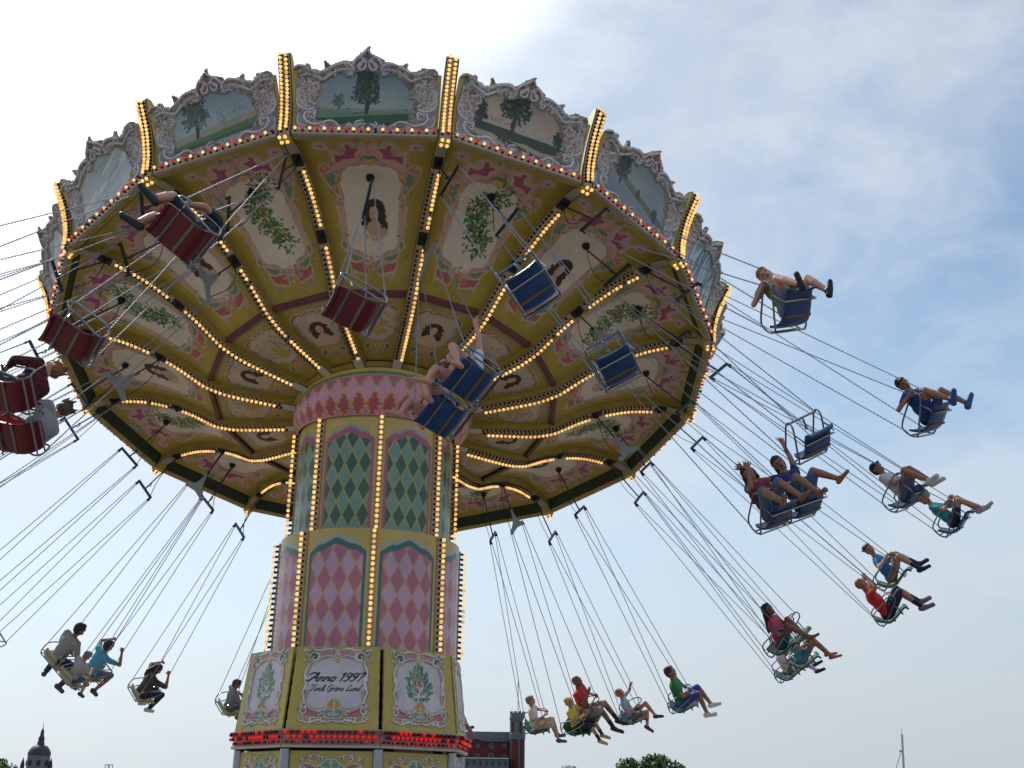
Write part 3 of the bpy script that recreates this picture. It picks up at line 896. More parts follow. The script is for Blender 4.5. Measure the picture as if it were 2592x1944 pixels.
def fascia_art(kind, seed):
    random.seed(seed)
    A = Art(-1.0, 1.0, 0, 1.20, 0.0105, (124, 109, 48), 2.4)
    g0 = A.gain; A.gain = g0 * .78
    paint_scene(A, kind)
    A.gain = g0
    A.mask = inside(A.X, A.Y, fz(F_TOP))
    inn_p = catmull(fz(F_IN), 4, True)
    inn = inside(A.X, A.Y, inn_p)
    A.clip = ~inn | (seg_dist(A.X, A.Y, inn_p, True)[0] < .03)
    A.mir = True
    q = lambda p: fz(p)
    band_p = q([(95, 1205), (90, 880), (85, 500), (120, 340), (250, 290), (430, 360), (560, 290), (800, 240), (960, 160), (1095, 90), (1095, 1205)])
    zone = np.zeros(A.X.shape, bool)
    for sg in (1, -1): zone |= inside(A.X * sg, A.Y, band_p)
    zone &= ~inn
    ir, jr = np.nonzero(zone)
    from mathutils import noise as mn_
    nzv = np.array([mn_.noise(Vector((abs(A.X[i_, j_]) * 26, A.Y[i_, j_] * 26, seed * 3.1))) for i_, j_ in zip(ir, jr)])
    nz2 = np.array([mn_.noise(Vector((abs(A.X[i_, j_]) * 11, A.Y[i_, j_] * 11, seed * 7.7))) for i_, j_ in zip(ir, jr)])
    rid = 1 - np.abs(nzv) * 2.2
    pal = np.array([A.lin(c_) for c_ in ((104, 98, 102), (112, 92, 92), (98, 92, 80), (84, 94, 88), (118, 84, 90))])
    ix = np.clip(((nz2 + .6) / 1.2 * 5).astype(int), 0, 4)
    A.C[ir, jr] = pal[ix] * np.clip(.62 + .5 * rid, .4, 1.25)[:, None]
    A.Hh[ir, jr] = .006 + .018 * np.clip(rid, 0, 1)
    # coloured grounds between the carvings
    A.fill(q([(140, 1190), (160, 1120), (260, 1110), (320, 1160), (260, 1200)]), (60, 84, 62)); A.fill(q([(330, 1190), (360, 1130), (520, 1130), (640, 1150), (600, 1195), (420, 1200)]), (128, 92, 98))
    A.fill(q([(740, 1120), (820, 1090), (900, 1120), (930, 1180), (800, 1190)]), (120, 62, 76)); A.fill(q([(620, 1160), (660, 1110), (720, 1150), (700, 1200)]), (66, 86, 66))
    A.fill(q([(180, 380), (260, 380), (290, 440), (230, 470), (180, 440)]), (74, 88, 74)); A.fill(q([(250, 480), (330, 470), (350, 500), (280, 510)]), (112, 52, 66)); A.fill(q([(900, 260), (960, 220), (1020, 230), (1000, 270), (930, 300)]), (116, 56, 72))
    A.fill(q([(120, 560), (200, 520), (330, 560), (400, 640), (340, 760), (240, 850), (150, 820), (105, 700)]), (118, 102, 92))
    A.fill(q([(130, 900), (250, 880), (300, 960), (330, 1060), (500, 1080), (480, 1120), (250, 1130), (120, 1130), (100, 1020)]), (98, 104, 112))
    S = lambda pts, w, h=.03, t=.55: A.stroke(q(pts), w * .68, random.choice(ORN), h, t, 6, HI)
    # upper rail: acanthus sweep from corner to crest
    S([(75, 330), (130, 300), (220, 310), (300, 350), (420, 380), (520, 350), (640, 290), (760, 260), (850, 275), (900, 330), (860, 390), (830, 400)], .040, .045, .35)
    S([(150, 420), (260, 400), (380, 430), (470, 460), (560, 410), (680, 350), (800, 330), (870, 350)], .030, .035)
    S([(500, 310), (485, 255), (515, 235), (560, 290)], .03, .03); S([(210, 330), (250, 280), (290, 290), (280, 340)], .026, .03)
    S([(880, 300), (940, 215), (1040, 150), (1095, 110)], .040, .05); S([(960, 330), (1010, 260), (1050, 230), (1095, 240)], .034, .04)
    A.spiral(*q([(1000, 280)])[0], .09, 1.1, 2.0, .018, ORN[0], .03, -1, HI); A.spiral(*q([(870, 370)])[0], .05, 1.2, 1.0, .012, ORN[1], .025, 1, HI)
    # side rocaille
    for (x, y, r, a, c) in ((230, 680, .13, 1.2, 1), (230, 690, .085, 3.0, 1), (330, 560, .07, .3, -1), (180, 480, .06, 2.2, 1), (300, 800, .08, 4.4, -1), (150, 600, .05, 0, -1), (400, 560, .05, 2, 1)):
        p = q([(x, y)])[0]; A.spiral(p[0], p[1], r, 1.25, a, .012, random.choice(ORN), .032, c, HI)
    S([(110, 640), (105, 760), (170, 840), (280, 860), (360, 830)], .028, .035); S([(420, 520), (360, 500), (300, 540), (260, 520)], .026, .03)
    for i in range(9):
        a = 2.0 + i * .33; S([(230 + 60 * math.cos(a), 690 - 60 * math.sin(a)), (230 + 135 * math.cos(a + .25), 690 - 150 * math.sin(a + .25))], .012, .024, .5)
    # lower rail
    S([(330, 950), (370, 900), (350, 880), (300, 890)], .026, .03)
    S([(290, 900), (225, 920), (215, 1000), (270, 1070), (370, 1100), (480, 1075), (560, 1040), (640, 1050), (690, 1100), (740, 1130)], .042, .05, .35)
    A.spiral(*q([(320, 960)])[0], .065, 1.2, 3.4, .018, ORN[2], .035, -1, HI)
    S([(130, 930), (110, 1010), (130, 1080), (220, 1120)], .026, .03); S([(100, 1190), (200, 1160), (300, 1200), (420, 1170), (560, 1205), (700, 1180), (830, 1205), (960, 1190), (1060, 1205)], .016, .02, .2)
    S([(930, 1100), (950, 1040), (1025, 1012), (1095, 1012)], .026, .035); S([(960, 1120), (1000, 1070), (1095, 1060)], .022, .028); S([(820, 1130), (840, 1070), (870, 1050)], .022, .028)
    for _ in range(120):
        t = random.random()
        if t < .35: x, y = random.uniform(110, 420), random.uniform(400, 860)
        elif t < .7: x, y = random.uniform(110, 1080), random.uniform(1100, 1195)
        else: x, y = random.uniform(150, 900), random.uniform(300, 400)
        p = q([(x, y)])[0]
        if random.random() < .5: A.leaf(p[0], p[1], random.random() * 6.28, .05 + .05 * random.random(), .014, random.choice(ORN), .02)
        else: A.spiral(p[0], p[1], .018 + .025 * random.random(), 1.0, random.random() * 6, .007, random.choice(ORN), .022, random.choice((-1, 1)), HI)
    A.clip = None
    A.grain(.03)
    return A
def on_fascia(x, y, h):
    t = y / 1.1
    r = 5.405 + .10 * t + .46 * t * t
    z = .075 + .985 * y - .20 * np.maximum(t - .55, 0) ** 2
    dr = .10 / 1.1 + .92 * t / 1.1
    nx, nz = 1 / np.sqrt(1 + dr ** 2), -dr / np.sqrt(1 + dr ** 2)
    return np.stack([r + nx * h, x * (1 + .06 * t), z + nz * h], -1)
FK = {0: 'meadow', 1: 'dusk', 2: 'lake', 3: 'falls', -1: 'oak', -2: 'mist', -3: 'mist', 4: 'mist', -4: 'mist'}
fme = {}
for i, kd in enumerate(('meadow', 'dusk', 'lake', 'falls', 'oak', 'mist')):
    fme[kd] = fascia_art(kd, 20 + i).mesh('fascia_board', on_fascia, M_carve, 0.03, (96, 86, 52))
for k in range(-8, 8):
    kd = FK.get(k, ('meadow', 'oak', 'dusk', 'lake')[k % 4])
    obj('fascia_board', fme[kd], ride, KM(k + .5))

# ------------------------------------------------------------------ column
FCA = math.atan2(-18.41, 2.24)              # direction from the axis towards the camera
def CMx(a=0.0): return Matrix.Translation((AX.x, AX.y, 0)) @ Matrix.Rotation(FCA + a, 4, 'Z')
Z0 = EYE
RU, RL = 1.255, 1.425
ZT, ZM, ZL = Z0 + 5.70, Z0 + 3.86, Z0 + 1.55
def diamonds(A, sel, nx, hy, x0, x1, y_off, c_row, c_line, lw):
    u = (A.X - x0) / (x1 - x0) * nx
    v = (A.Y - y_off) / hy
    p, q = u + v, u - v
    row = np.floor(p) - np.floor(q)
    col = np.array([A.lin(c) for c in c_row])
    idx = (np.mod(row, len(c_row))).astype(int)
    A.C[sel] = col[idx][sel]
    sx = (x1 - x0) / nx
    dp = np.minimum(np.mod(p, 1), 1 - np.mod(p, 1)); dq = np.minimum(np.mod(q, 1), 1 - np.mod(q, 1))
    ln = (np.minimum(dp, dq) * min(sx, hy) < lw) & sel
    A.C[ln] = A.lin(c_line)
def col_art(kind):
    random.seed(9)
    Rr = RU if kind == 'green' else RL
    H_ = (ZT - ZM) if kind == 'green' else (ZM - ZL)
    hw_ = Rr * math.pi / 8
    A = Art(-hw_, hw_, 0, H_, 0.0115, (142, 124, 66), 2.3)     # Y runs down from the top
    f = .74 * hw_
    top = .30 if kind == 'green' else .26
    if kind == 'green':
        fr, cr, grey = (122, 66, 82), (126, 80, 92), (98, 110, 122)
        rows = [(82, 108, 100), (42, 68, 58)]; yl = (122, 112, 56)
    else:
        fr, cr, grey = (44, 78, 74), (44, 80, 74), (112, 124, 128)
        rows = [(142, 112, 130), (130, 76, 92)]; yl = (136, 114, 72)
    crown = lambda o: [(-f - o, H_ + .2), (-f - o, top + .09), (-.78 * f, top + .03 - o), (-.5 * f, top + .005 - o), (-.22 * f, top - .05 - o), (0, top - .08 - o), (.22 * f, top - .05 - o), (.5 * f, top + .005 - o), (.78 * f, top + .03 - o), (f + o, top + .09), (f + o, H_ + .2)]
    A.mir = False
    def arch(o): return np.vstack([catmull(np.array(crown(o))[1:-1], 6), [(f + o, H_ + .2), (-f - o, H_ + .2)]])
    A.fill(arch(.055), grey, smooth=0); A.fill(arch(.042), fr, smooth=0)
    inn = inside(A.X, A.Y, arch(0) + np.array([0, .06]))
    sel = inn & (np.abs(A.X) < f)
    n = 4 if kind == 'green' else 3.6
    diamonds(A, sel, 3.4, .41 if kind == 'green' else .44, -f, f, .16 if kind == 'green' else .10, rows, yl, .0115)
    A.stroke(arch(.05)[:44], .014, grey, smooth=0, taper=0)
    for x in np.linspace(-.8, .8, 7):
        A.spiral(x * f, top + .0 - .10 * (1 - abs(x)) - .045, .035, 1.2, random.random() * 6, .009, grey)
    A.grain(.025)
    return A
def on_cyl(Rr, ztop):
    def fn(x, y, h):
        a = x / Rr
        return np.stack([(Rr + h) * np.cos(a), (Rr + h) * np.sin(a), ztop - y], -1)
    return fn
cu = col_art('green').mesh('column_panel', on_cyl(RU, ZT), M_gloss)
cl = col_art('pink').mesh('column_panel', on_cyl(RL, ZM), M_gloss)
cs = MB(); cs.box((0, 0, 0), .02, .085, 1.0)
stu = MB(); stu.box((RU + .012, 0, (ZT + ZM) / 2), .03, .085, ZT - ZM - .02)
stl = MB(); stl.box((RL + .012, 0, (ZM + ZL) / 2), .03, .09, ZM - ZL - .02)
stu_me = stu.mesh('bulb_rail', M_strip); stl_me = stl.mesh('bulb_rail', M_strip)
for i in range(8):
    a = R(2.5) + i * math.pi / 4
    for (me, rail_me, Rr, zt, zb_, off) in ((cu, stu_me, RU, ZT, ZM, 0.0), (cl, stl_me, RL, ZM, ZL, R(-1.0))):
        obj('column_panel', me, ride, CMx(a + off + math.pi / 8))
        M = CMx(a + off)
        rail = obj('bulb_rail', rail_me, ride, M)
        z = zt - 0.05
        while z > zb_ + (.0 if Rr == RU else .56):
            q = rng.random()
            d = Vector((1, 0, -.12)).normalized(); p = Vector((Rr + .027, 0, z))
            bulb(M, p + d * .075, d, 'w2' if q < .05 else 'w3' if q < .4 else 'w', rail, 0.0295)
            sockets.append((M @ p, M.to_3x3() @ d, .021, .055))
            z -= 0.083
core = MB()
core.lathe([(RU - .01, ZT + .02), (RU - .01, ZM - .02)], 48); core.lathe([(RU - .05, ZM - .004), (RL + .001, ZM - .004), (RL - .01, ZM - .03), (RL - .01, 0.3)], 48)
core.lathe([(0, ZT + .02), (RU - .01, ZT + .02)], 48)
core.build('column_core', M_yellow, ride, CMx(), True)
# flared collar between the column and the tilted canopy
NC, NV = 220, 46
colr = Art(0, 1, 0, 1, 1.0 / 200, (150, 110, 120), 2.7)
colr.nu, colr.nv = NC + 1, NV
colr.X, colr.Y = np.meshgrid(np.linspace(0, 2 * np.pi, NC + 1), np.linspace(0, 1, NV))
colr.C = np.zeros(colr.X.shape + (3,)) + colr.lin((140, 100, 116)); colr.Hh = np.zeros(colr.X.shape); colr.mask = np.ones(colr.X.shape, bool)
v = colr.Y; u = colr.X / (2 * np.pi) * 36
vv = (v - .17) / .30
p_, q_ = u + vv / 2 + .25, u - vv / 2 + .25
row = np.floor(p_) - np.floor(q_)
for rI, c in ((0, (118, 66, 82)), (1, (140, 100, 118)), (2, (118, 50, 60)), (3, (126, 78, 92))):
    colr.C[(np.floor(vv + 1e-6) >= -1) & (row == rI)] = colr.lin(c)
dp = np.minimum(np.mod(p_, 1), 1 - np.mod(p_, 1)); dq = np.minimum(np.mod(q_, 1), 1 - np.mod(q_, 1))
colr.C[np.minimum(dp, dq) < .055] = colr.lin((132, 112, 66))
colr.C[v < .17] = colr.lin((132, 112, 66)); colr.C[v < .15] = colr.lin((62, 84, 66)); colr.C[v < .085] = colr.lin((134, 118, 56))
colr.grain(.02)
def on_collar(x, y, h):
    out = np.zeros(x.shape + (3,))
    Mi = CF
    for j in range(x.shape[0]):
        for i in range(x.shape[1]):
            a = float(x[j, i]); t = float(y[j, i])
            ca, sa = math.cos(a), math.sin(a)
            # top ring follows the canopy, bottom ring the upright column
            dirn = Vector((ca, sa, 0))
            k = dirn - NN * dirn.dot(NN); k.normalize()
            top = CC + k * 1.455 + NN * (-.90)
            bot = Vector((AX.x + 1.275 * ca, AX.y + 1.275 * sa, ZT - .02))
            bul = .05 * math.sin(math.pi * min(1, t * 1.05)) + .02
            p = top.lerp(bot, t) + dirn * bul
            out[j, i] = p
    return out
obj('collar', colr.mesh('collar', on_collar, M_gloss), ride)
hub = MB(); hub.lathe([(0, -.80), (1.5, -.80), (1.5, -.87), (1.40, -.905), (0, -.905)], 48)
hub.build('hub_plate', M_yellow2, ride, CF, True)

# ------------------------------------------------------------------ base of the ride
OA = [R(-33.0 + 45 * i) for i in range(8)]
def OM(a): return Matrix.Translation((AX.x - .10, AX.y, 0)) @ Matrix.Rotation(FCA + a, 4, 'Z')
RB, RT_, ZB, ZTOP = 1.80, 1.66, Z0 + .95, Z0 + 2.09
CO8 = math.cos(math.pi / 8); S8 = math.sin(math.pi / 8)
slope_h = ZTOP - ZB; slope_r = (RB - RT_) * CO8
SL = math.hypot(slope_h, slope_r)
def on_base(x, y, h):           # y up the slope from the bottom edge, x to the right
    t = y / SL
    r = RB * CO8 - slope_r * t + h * slope_h / SL
    z = ZB + slope_h * t + h * slope_r / SL
    return np.stack([r, x, z], -1)
GLY = {  # pen strokes of a slanted script hand, unit height
 'A': ([[(-.15, .12), (.05, .0), (.3, .35), (.62, 1.0)], [(.62, 1.0), (.66, .4), (.72, .05), (.85, .06)], [(.2, .38), (.5, .42), (.75, .36)], [(-.1, .75), (.1, .98), (.4, .95), (.62, 1.0)]], .86),
 'n': ([[(.0, .42), (.09, .5), (.08, .25), (.05, .0)], [(.06, .22), (.18, .44), (.32, .5), (.37, .36), (.34, .08), (.48, .1)]], .50),
 'o': ([[(.3, .48), (.12, .45), (.04, .22), (.14, .02), (.3, .05), (.38, .28), (.3, .48), (.5, .42)]], .46),
 '1': ([[(.05, .75), (.3, .98), (.24, .5), (.18, .0)]], .42),
 '9': ([[(.45, .85), (.28, .98), (.1, .78), (.18, .52), (.38, .58), (.48, .88), (.42, .4), (.2, .02), (.02, .08)]], .54),
 '7': ([[(.02, .9), (.2, .96), (.52, .93), (.3, .45), (.2, -.05)]], .52),
 'T': ([[(-.05, .8), (.02, .95), (.3, .9), (.68, 1.0)], [(.36, .92), (.3, .5), (.2, .06), (.04, .02), (-.06, .12)]], .56),
 'i': ([[(.04, .45), (.02, .1), (.1, .02), (.22, .12)], [(.1, .7), (.11, .66)]], .24),
 'v': ([[(.0, .42), (.08, .46), (.1, .1), (.16, .02), (.34, .25), (.36, .46), (.46, .42)]], .44),
 'l': ([[(.02, .2), (.24, .85), (.2, 1.0), (.1, .8), (.06, .15), (.12, .02), (.24, .12)]], .24),
 'G': ([[(.62, .85), (.42, 1.0), (.1, .75), (.04, .3), (.22, .02), (.46, .15), (.54, .45)], [(.36, .46), (.64, .46), (.52, .2), (.42, -.15), (.2, -.2)]], .66),
 'r': ([[(.0, .4), (.1, .5), (.06, .2), (.04, .0)], [(.06, .25), (.2, .46), (.34, .44)]], .34),
 'a': ([[(.34, .44), (.18, .48), (.04, .22), (.14, .02), (.3, .2), (.36, .48), (.34, .12), (.46, .06)]], .46),
 'L': ([[(.55, .8), (.4, 1.0), (.28, .8), (.24, .3), (.08, .02), (.3, .1), (.55, .0), (.7, .12)]], .64),
 'u': ([[(.02, .46), (.02, .12), (.12, .02), (.28, .2), (.34, .46), (.32, .1), (.44, .06)]], .46),
 'd': ([[(.34, .44), (.18, .48), (.04, .22), (.14, .02), (.3, .2), (.5, 1.0), (.36, .15), (.46, .06)]], .46),
 'ö': ([[(.3, .48), (.12, .45), (.04, .22), (.14, .02), (.3, .05), (.38, .28), (.3, .48), (.5, .42)], [(.16, .7), (.17, .66)], [(.34, .7), (.35, .66)]], .46), ' ': ([], .3)}
def write(A, text, x, y, hgt, w, rgb, shear=.38, xs=1.0):
    tot = sum(GLY[c][1] for c in text) * hgt * xs
    px = x - tot / 2
    A.mir = False
    for c in text:
        for s in GLY[c][0]:
            P = np.array(s, float)
            P = np.stack([px + (P[:, 0] + shear * P[:, 1]) * hgt * xs - shear * hgt * .25, y + P[:, 1] * hgt], 1)
            A.stroke(P, w, rgb, 0.0, .22, 5)
        px += GLY[c][1] * hgt * xs
def base_art(kind):
    random.seed(31)
    hb_ = RB * S8
    A = Art(-hb_, hb_, 0, SL, 0.0075, (130, 115, 52), 2.5)
    half = [(0, .30), (.12, .27), (.25, .25), (.36, .29), (.42, .38), (.40, .5), (.42, .62), (.41, .8), (.36, .93), (.24, .98), (.1, 1.02), (0, 1.03)]
    L = np.array(half); L = np.vstack([L, (L * [-1, 1])[::-1][1:-1]])
    A.mir = False
    A.fill(L, (140, 134, 136), (.028, (118, 106, 108), .02))
    A.mir = True
    ol = (.012, (138, 128, 120), .018)
    A.fill([(.10, .16), (.25, .15), (.40, .16), (.47, .24), (.46, .33), (.40, .36), (.36, .29), (.24, .24), (.12, .26)], (132, 76, 80), ol)
    A.fill([(0, .15), (.06, .14), (.13, .18), (.13, .25), (.06, .28), (0, .26)], (84, 116, 98), ol)
    A.fill([(0, .26), (.07, .27), (.10, .32), (.05, .39), (0, .40)], (142, 104, 44), ol)
    A.fill([(.04, 1.0), (.14, 1.02), (.24, 1.0), (.26, 1.07), (.14, 1.10), (.03, 1.09)], (134, 94, 98), ol)
    A.fill([(.26, .96), (.34, .92), (.40, .98), (.37, 1.05), (.29, 1.05)], (46, 72, 60), ol)
    A.fill([(.0, .96), (.028, 1.0), (.02, 1.08), (0, 1.1)], (74, 96, 82), ol)
    A.blob(0, .95, .032, .03, (140, 112, 50), 0, .015)
    sil = [(150, 148, 150), (138, 132, 130), (144, 136, 122)]
    for (x, y, r, a, c) in ((.44, .24, .08, 0, 1), (.42, .3, .05, 2, -1), (.33, .99, .07, 1, 1), (.42, 1.04, .05, 3, -1), (.3, .13, .05, 2, 1), (.18, .11, .05, 1, -1), (.45, .12, .045, 0, 1), (.44, .68, .04, 1, 1), (.43, .55, .04, 4, -1), (.2, .2, .04, 0, 1), (.05, .2, .03, 2, 1), (.46, .96, .035, 2, 1)):
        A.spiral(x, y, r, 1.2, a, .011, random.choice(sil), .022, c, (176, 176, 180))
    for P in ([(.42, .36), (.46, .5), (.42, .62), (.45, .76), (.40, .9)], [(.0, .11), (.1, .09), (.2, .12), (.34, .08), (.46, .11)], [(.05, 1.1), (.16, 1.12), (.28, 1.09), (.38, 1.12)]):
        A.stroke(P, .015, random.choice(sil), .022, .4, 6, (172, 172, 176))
    for _ in range(18): A.leaf(random.uniform(.1, .5), random.choice((random.uniform(.07, .14), random.uniform(1.06, 1.12))), random.random() * 6.28, .05, .012, random.choice(sil), .015)
    A.mir = False
    if kind == 'text':
        write(A, 'Anno 1997', -.01, .655, .118, .0115, (20, 20, 24), .38, 1.42)
        write(A, 'Tivoli Gröna Lund', 0.0, .52, .086, .0072, (26, 26, 32), .38, 1.14)
    else:
        gl = [(52, 84, 66), (66, 98, 78), (40, 68, 52), (84, 112, 92)]
        for i in range(170):
            t = random.random(); a = random.uniform(-1, 1)
            y = .45 + .42 * t; w_ = .20 * math.sqrt(max(.08, 1 - (2 * t - .85) ** 2))
            x = a * w_
            A.leaf(x, y, math.atan2(y - .50, x) + random.uniform(-.6, .6), .085, .015, random.choice(gl))
        for _ in range(20): A.blob(random.uniform(-.09, .09), random.uniform(.54, .82), .022, .02, random.choice([(128, 72, 76), (138, 96, 92), (118, 60, 64)]), wob=.12)
    A.grain(.02)
    A.mask = np.abs(A.X) < (RB - (RB - RT_) * A.Y / SL) * S8 - .032
    return A
bt = base_art('text').mesh('base_panel', on_base, M_carve, .03, (110, 98, 50))
bf = base_art('flowers').mesh('base_panel', on_base, M_carve, .03, (110, 98, 50))
def low_art():
    random.seed(41)
    hb_ = 1.71 * S8
    A = Art(-hb_ + .06, hb_ - .06, 0, .9, .010, (130, 115, 52), 2.5)       # y down from the top
    ol = (.012, (140, 130, 122), .018)
    A.fill([(.0, .2), (.1, .17), (.2, .22), (.3, .17), (.42, .2), (.47, .3), (.42, .38), (.3, .33), (.15, .36), (0, .34)], (128, 72, 76), ol)
    A.fill([(0, .12), (.08, .13), (.13, .2), (.08, .27), (0, .26)], (84, 114, 98), ol)
    A.fill([(0, .40), (.2, .42), (.4, .44), (.42, .9), (0, .9)], (140, 132, 130), (.02, (120, 104, 104), .02))
    for (x, y, r, a, c) in ((.4, .25, .08, 0, 1), (.25, .28, .06, 2, -1), (.16, .1, .05, 1, 1), (.28, .1, .045, 3, -1), (.42, .12, .04, 0, 1), (.3, .42, .05, 1, 1)):
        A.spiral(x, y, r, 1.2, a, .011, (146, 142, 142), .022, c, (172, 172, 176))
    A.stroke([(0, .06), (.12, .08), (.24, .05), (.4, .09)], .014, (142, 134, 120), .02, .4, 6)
    A.mir = False; A.grain(.02)
    return A
RD = 1.71
lowm = low_art().mesh('lower_panel', lambda x, y, h: np.stack([RD * CO8 + h, x, Z0 + .66 - y], -1), M_carve, .02, (110, 98, 50))
for i in range(8):
    am = OA[i] + math.pi / 8
    M = OM(am)
    obj('base_panel', bt if i == 0 else bf, ride, M)
    obj('lower_panel', lowm, ride, M)
    cb = MB()
    def oc(r, z): return [(r * CO8, s * (r * S8 - .004), z) for s in (-1, 1)]
    prof = [(1.82, Z0 + .945), (1.85, Z0 + .93), (1.80, Z0 + .86), (1.79, Z0 + .77), (1.83, Z0 + .73), (1.82, Z0 + .70), (1.70, Z0 + .70), (1.70, Z0 + .945)]
    vs = []
    for (r, z) in prof: vs += oc(r, z)
    n = len(prof)
    for j in range(n):
        a_, b_ = 2 * j, 2 * ((j + 1) % n)
        cb.add([vs[a_], vs[a_ + 1], vs[b_ + 1], vs[b_]], [(0, 1, 2, 3)], 0 if 1 <= j <= 3 else 1)
    cn = cb.build('bulb_cornice', [mat('dusty_pink_cornice', (168, 128, 124), .5, vary=.15) if i == 0 else bpy.data.materials['dusty_pink_cornice'], M_white], ride, M)
    for rowi, (zz, rr_, nb) in enumerate(((.90, 1.82, 16), (.835, 1.805, 16), (.775, 1.795, 16))):
        for q in range(nb):
            y = (-.5 + (q + .5 + .5 * (rowi % 2) - .25) / nb) * 2 * (1.80 * S8 - .04)
            d = Vector((1, 0, .1)).normalized(); p = Vector((rr_ * CO8, y, Z0 + zz))
            kd = ('r' if rng.random() < (.8 if rowi == 1 else .3) else 'r2')
            bulb(M, p + d * (.055 if rowi < 2 else .03), d, kd, cn, .026 if rowi < 2 else .016)
            sockets.append((M @ p, M.to_3x3() @ d, .017, .03))
    # chrome corner post and gap filler
    Mp = OM(OA[i])
    cp = MB(); cp.lathe([(0, Z0 + .70), (.055, Z0 + .70), (.075, Z0 + .68), (.075, .1), (0, .1)], 16, cx=RD - .01)
    cp.build('corner_post', M_steel, ride, Mp, True)
    gp = MB(); gp.box((RB - .32, 0, 0), .02, .10, 1.1, Matrix.Translation((0, 0, (ZB + ZTOP) / 2)))
    gp.build('corner_batten', M_black, ride, Mp)
pl = MB(); pl.lathe([(0, .0), (2.6, .0), (2.6, .12), (2.4, .14), (0, .14)], 8, a0=FCA + OA[0])
pl.build('base_plinth', M_dsteel, ride, Matrix.Translation((AX.x, AX.y, .003)))
fill_ = MB(); fill_.lathe([(1.55, .14), (1.55, Z0 + .9), (1.45, Z0 + 1.9)], 8, a0=FCA + OA[0])
fill_.build('base_core', M_black, ride, Matrix.Translation((AX.x - .1, AX.y, 0)))

# ------------------------------------------------------------------ light bulbs
bmb = MB(); bmb.sphere((0, 0, 0), 1, 12, 8)
unit_b = {}
for kd, m in (('w', M_bulb), ('w2', M_bulb2), ('w3', M_bulb3), ('r', M_red), ('r2', M_red2)):
    unit_b[kd] = bmb.mesh('bulb', m, True)
camp = Vector((0, 0, EYE)); fwd = cam.matrix_world.to_3x3() @ Vector((0, 0, -1))
def score(b):
    p = b[0] - camp
    sz = b[4] / p.length
    if b[3].name.startswith('bulb_post') or b[3].name.startswith('rim_strip'):
        if b[1].dot(p) > 0: sz *= .35           # on the far side
    elif b[3].name.startswith('bulb_rail') or b[3].name.startswith('bulb_cornice'):
        if b[1].dot(p) > 0.2: sz *= .2
    return -sz
order = sorted(range(len(bulbs)), key=lambda i: score(bulbs[i]))
for i in order[:300]:
    p, d, kd, own, r = bulbs[i]
    obj('bulb', unit_b[kd], own, Matrix.Translation(p) @ Matrix.Scale(r, 4))
sph = MB(); sph.sphere((0, 0, 0), 1, 8, 6)
SV = np.array([tuple(p) for p in sph.v]); SFc = sph.f
allv, allf, allm = [], [], []
o = 0
KI = {'w': 0, 'w2': 1, 'r': 2, 'r2': 3, 'w3': 4}
for i in order[300:]:
    p, d, kd, own, r = bulbs[i]
    allv.append(SV * r + np.array(p)); allf += [tuple(j + o for j in f) for f in SFc]; allm += [KI[kd]] * len(SFc); o += len(SV)
me = bpy.data.meshes.new('bulbs')
me.from_pydata(np.vstack(allv).tolist(), [], allf)
for m in (M_bulb, M_bulb2, M_red, M_red2, M_bulb3): me.materials.append(m)
me.polygons.foreach_set('material_index', allm); me.polygons.foreach_set('use_smooth', [True] * len(allm))
tag(obj('bulbs', me, ride), kind='stuff')
skb = MB()
for p, d, r, h in sockets:
    skb.tube([p, p + d * h], [r, r * .85], 6)
me = bpy.data.meshes.new('bulb_sockets'); me.from_pydata([tuple(p) for p in skb.v], [], skb.f); me.materials.append(M_black)
tag(obj('bulb_sockets', me, ride), kind='stuff')

# ------------------------------------------------------------------ chair swings
SEATS = {'o-8': (-1.25, 26.56, 1.55), 'o-7': (-4.23, 26.49, 1.59), 'o-6': (-7.68, 25.0, 2.01), 'o-5': (-10.05, 22.43, 2.72), 'o-4': (-11.17, 19.02, 3.53), 'o-3': (-10.74, 15.58, 4.23), 'o-2': (-8.98, 12.72, 4.71), 'o-1': (-6.32, 10.81, 4.97), 'o0': (-3.23, 9.95, 5.11), 'o1': (0.19, 10.41, 4.79), 'o2': (3.06, 11.4, 5.05), 'o3': (5.34, 13.72, 4.61), 'o4': (6.66, 16.65, 3.97), 'o5': (6.64, 19.95, 3.12), 'o6': (5.48, 22.75, 2.43), 'o7': (2.69, 25.18, 1.72),
 'b-6.5': (-5.87, 25.26, 1.77), 'b-5.5': (-8.31, 23.56, 2.28), 'b-4.5': (-10.05, 20.56, 2.8), 'b-3.5': (-10.38, 17.34, 3.5), 'b-2.5': (-9.34, 14.4, 4.05), 'b-1.5': (-7.25, 12.21, 4.37), 'b-0.5': (-4.58, 11.04, 4.43), 'b0.5': (-1.62, 10.66, 4.64), 'b1.5': (1.13, 11.47, 4.37), 'b2.5': (3.66, 13.18, 4.08), 'b3.5': (5.57, 15.45, 4.04), 'b4.5': (6.19, 18.25, 3.43), 'b5.5': (5.46, 21.5, 2.50), 'b6.5': (3.52, 23.53, 1.84), 'b7.5': (0.65, 25.35, 1.49),
 'm-5': (-8.24, 21.92, 2.18), 'm-3': (-9.1, 15.9, 3.32), 'm-1': (-5.55, 12.07, 3.92), 'm1': (-0.59, 11.6, 4.03), 'm3': (3.63, 14.33, 3.54), 'm5': (4.74, 19.55, 2.59), 'm7': (1.54, 23.94, 1.53)}
def attach(key):
    k = float(key[1:])
    r, dz = {'o': (4.98, -.05), 'b': (4.5, .045), 'm': (3.75, -.05)}[key[0]]
    z = float(ribz(r)) + dz if key[0] != 'b' else float(ribz(4.5 / .981)) + dz
    return KM(k) @ Vector((r, 0, z))
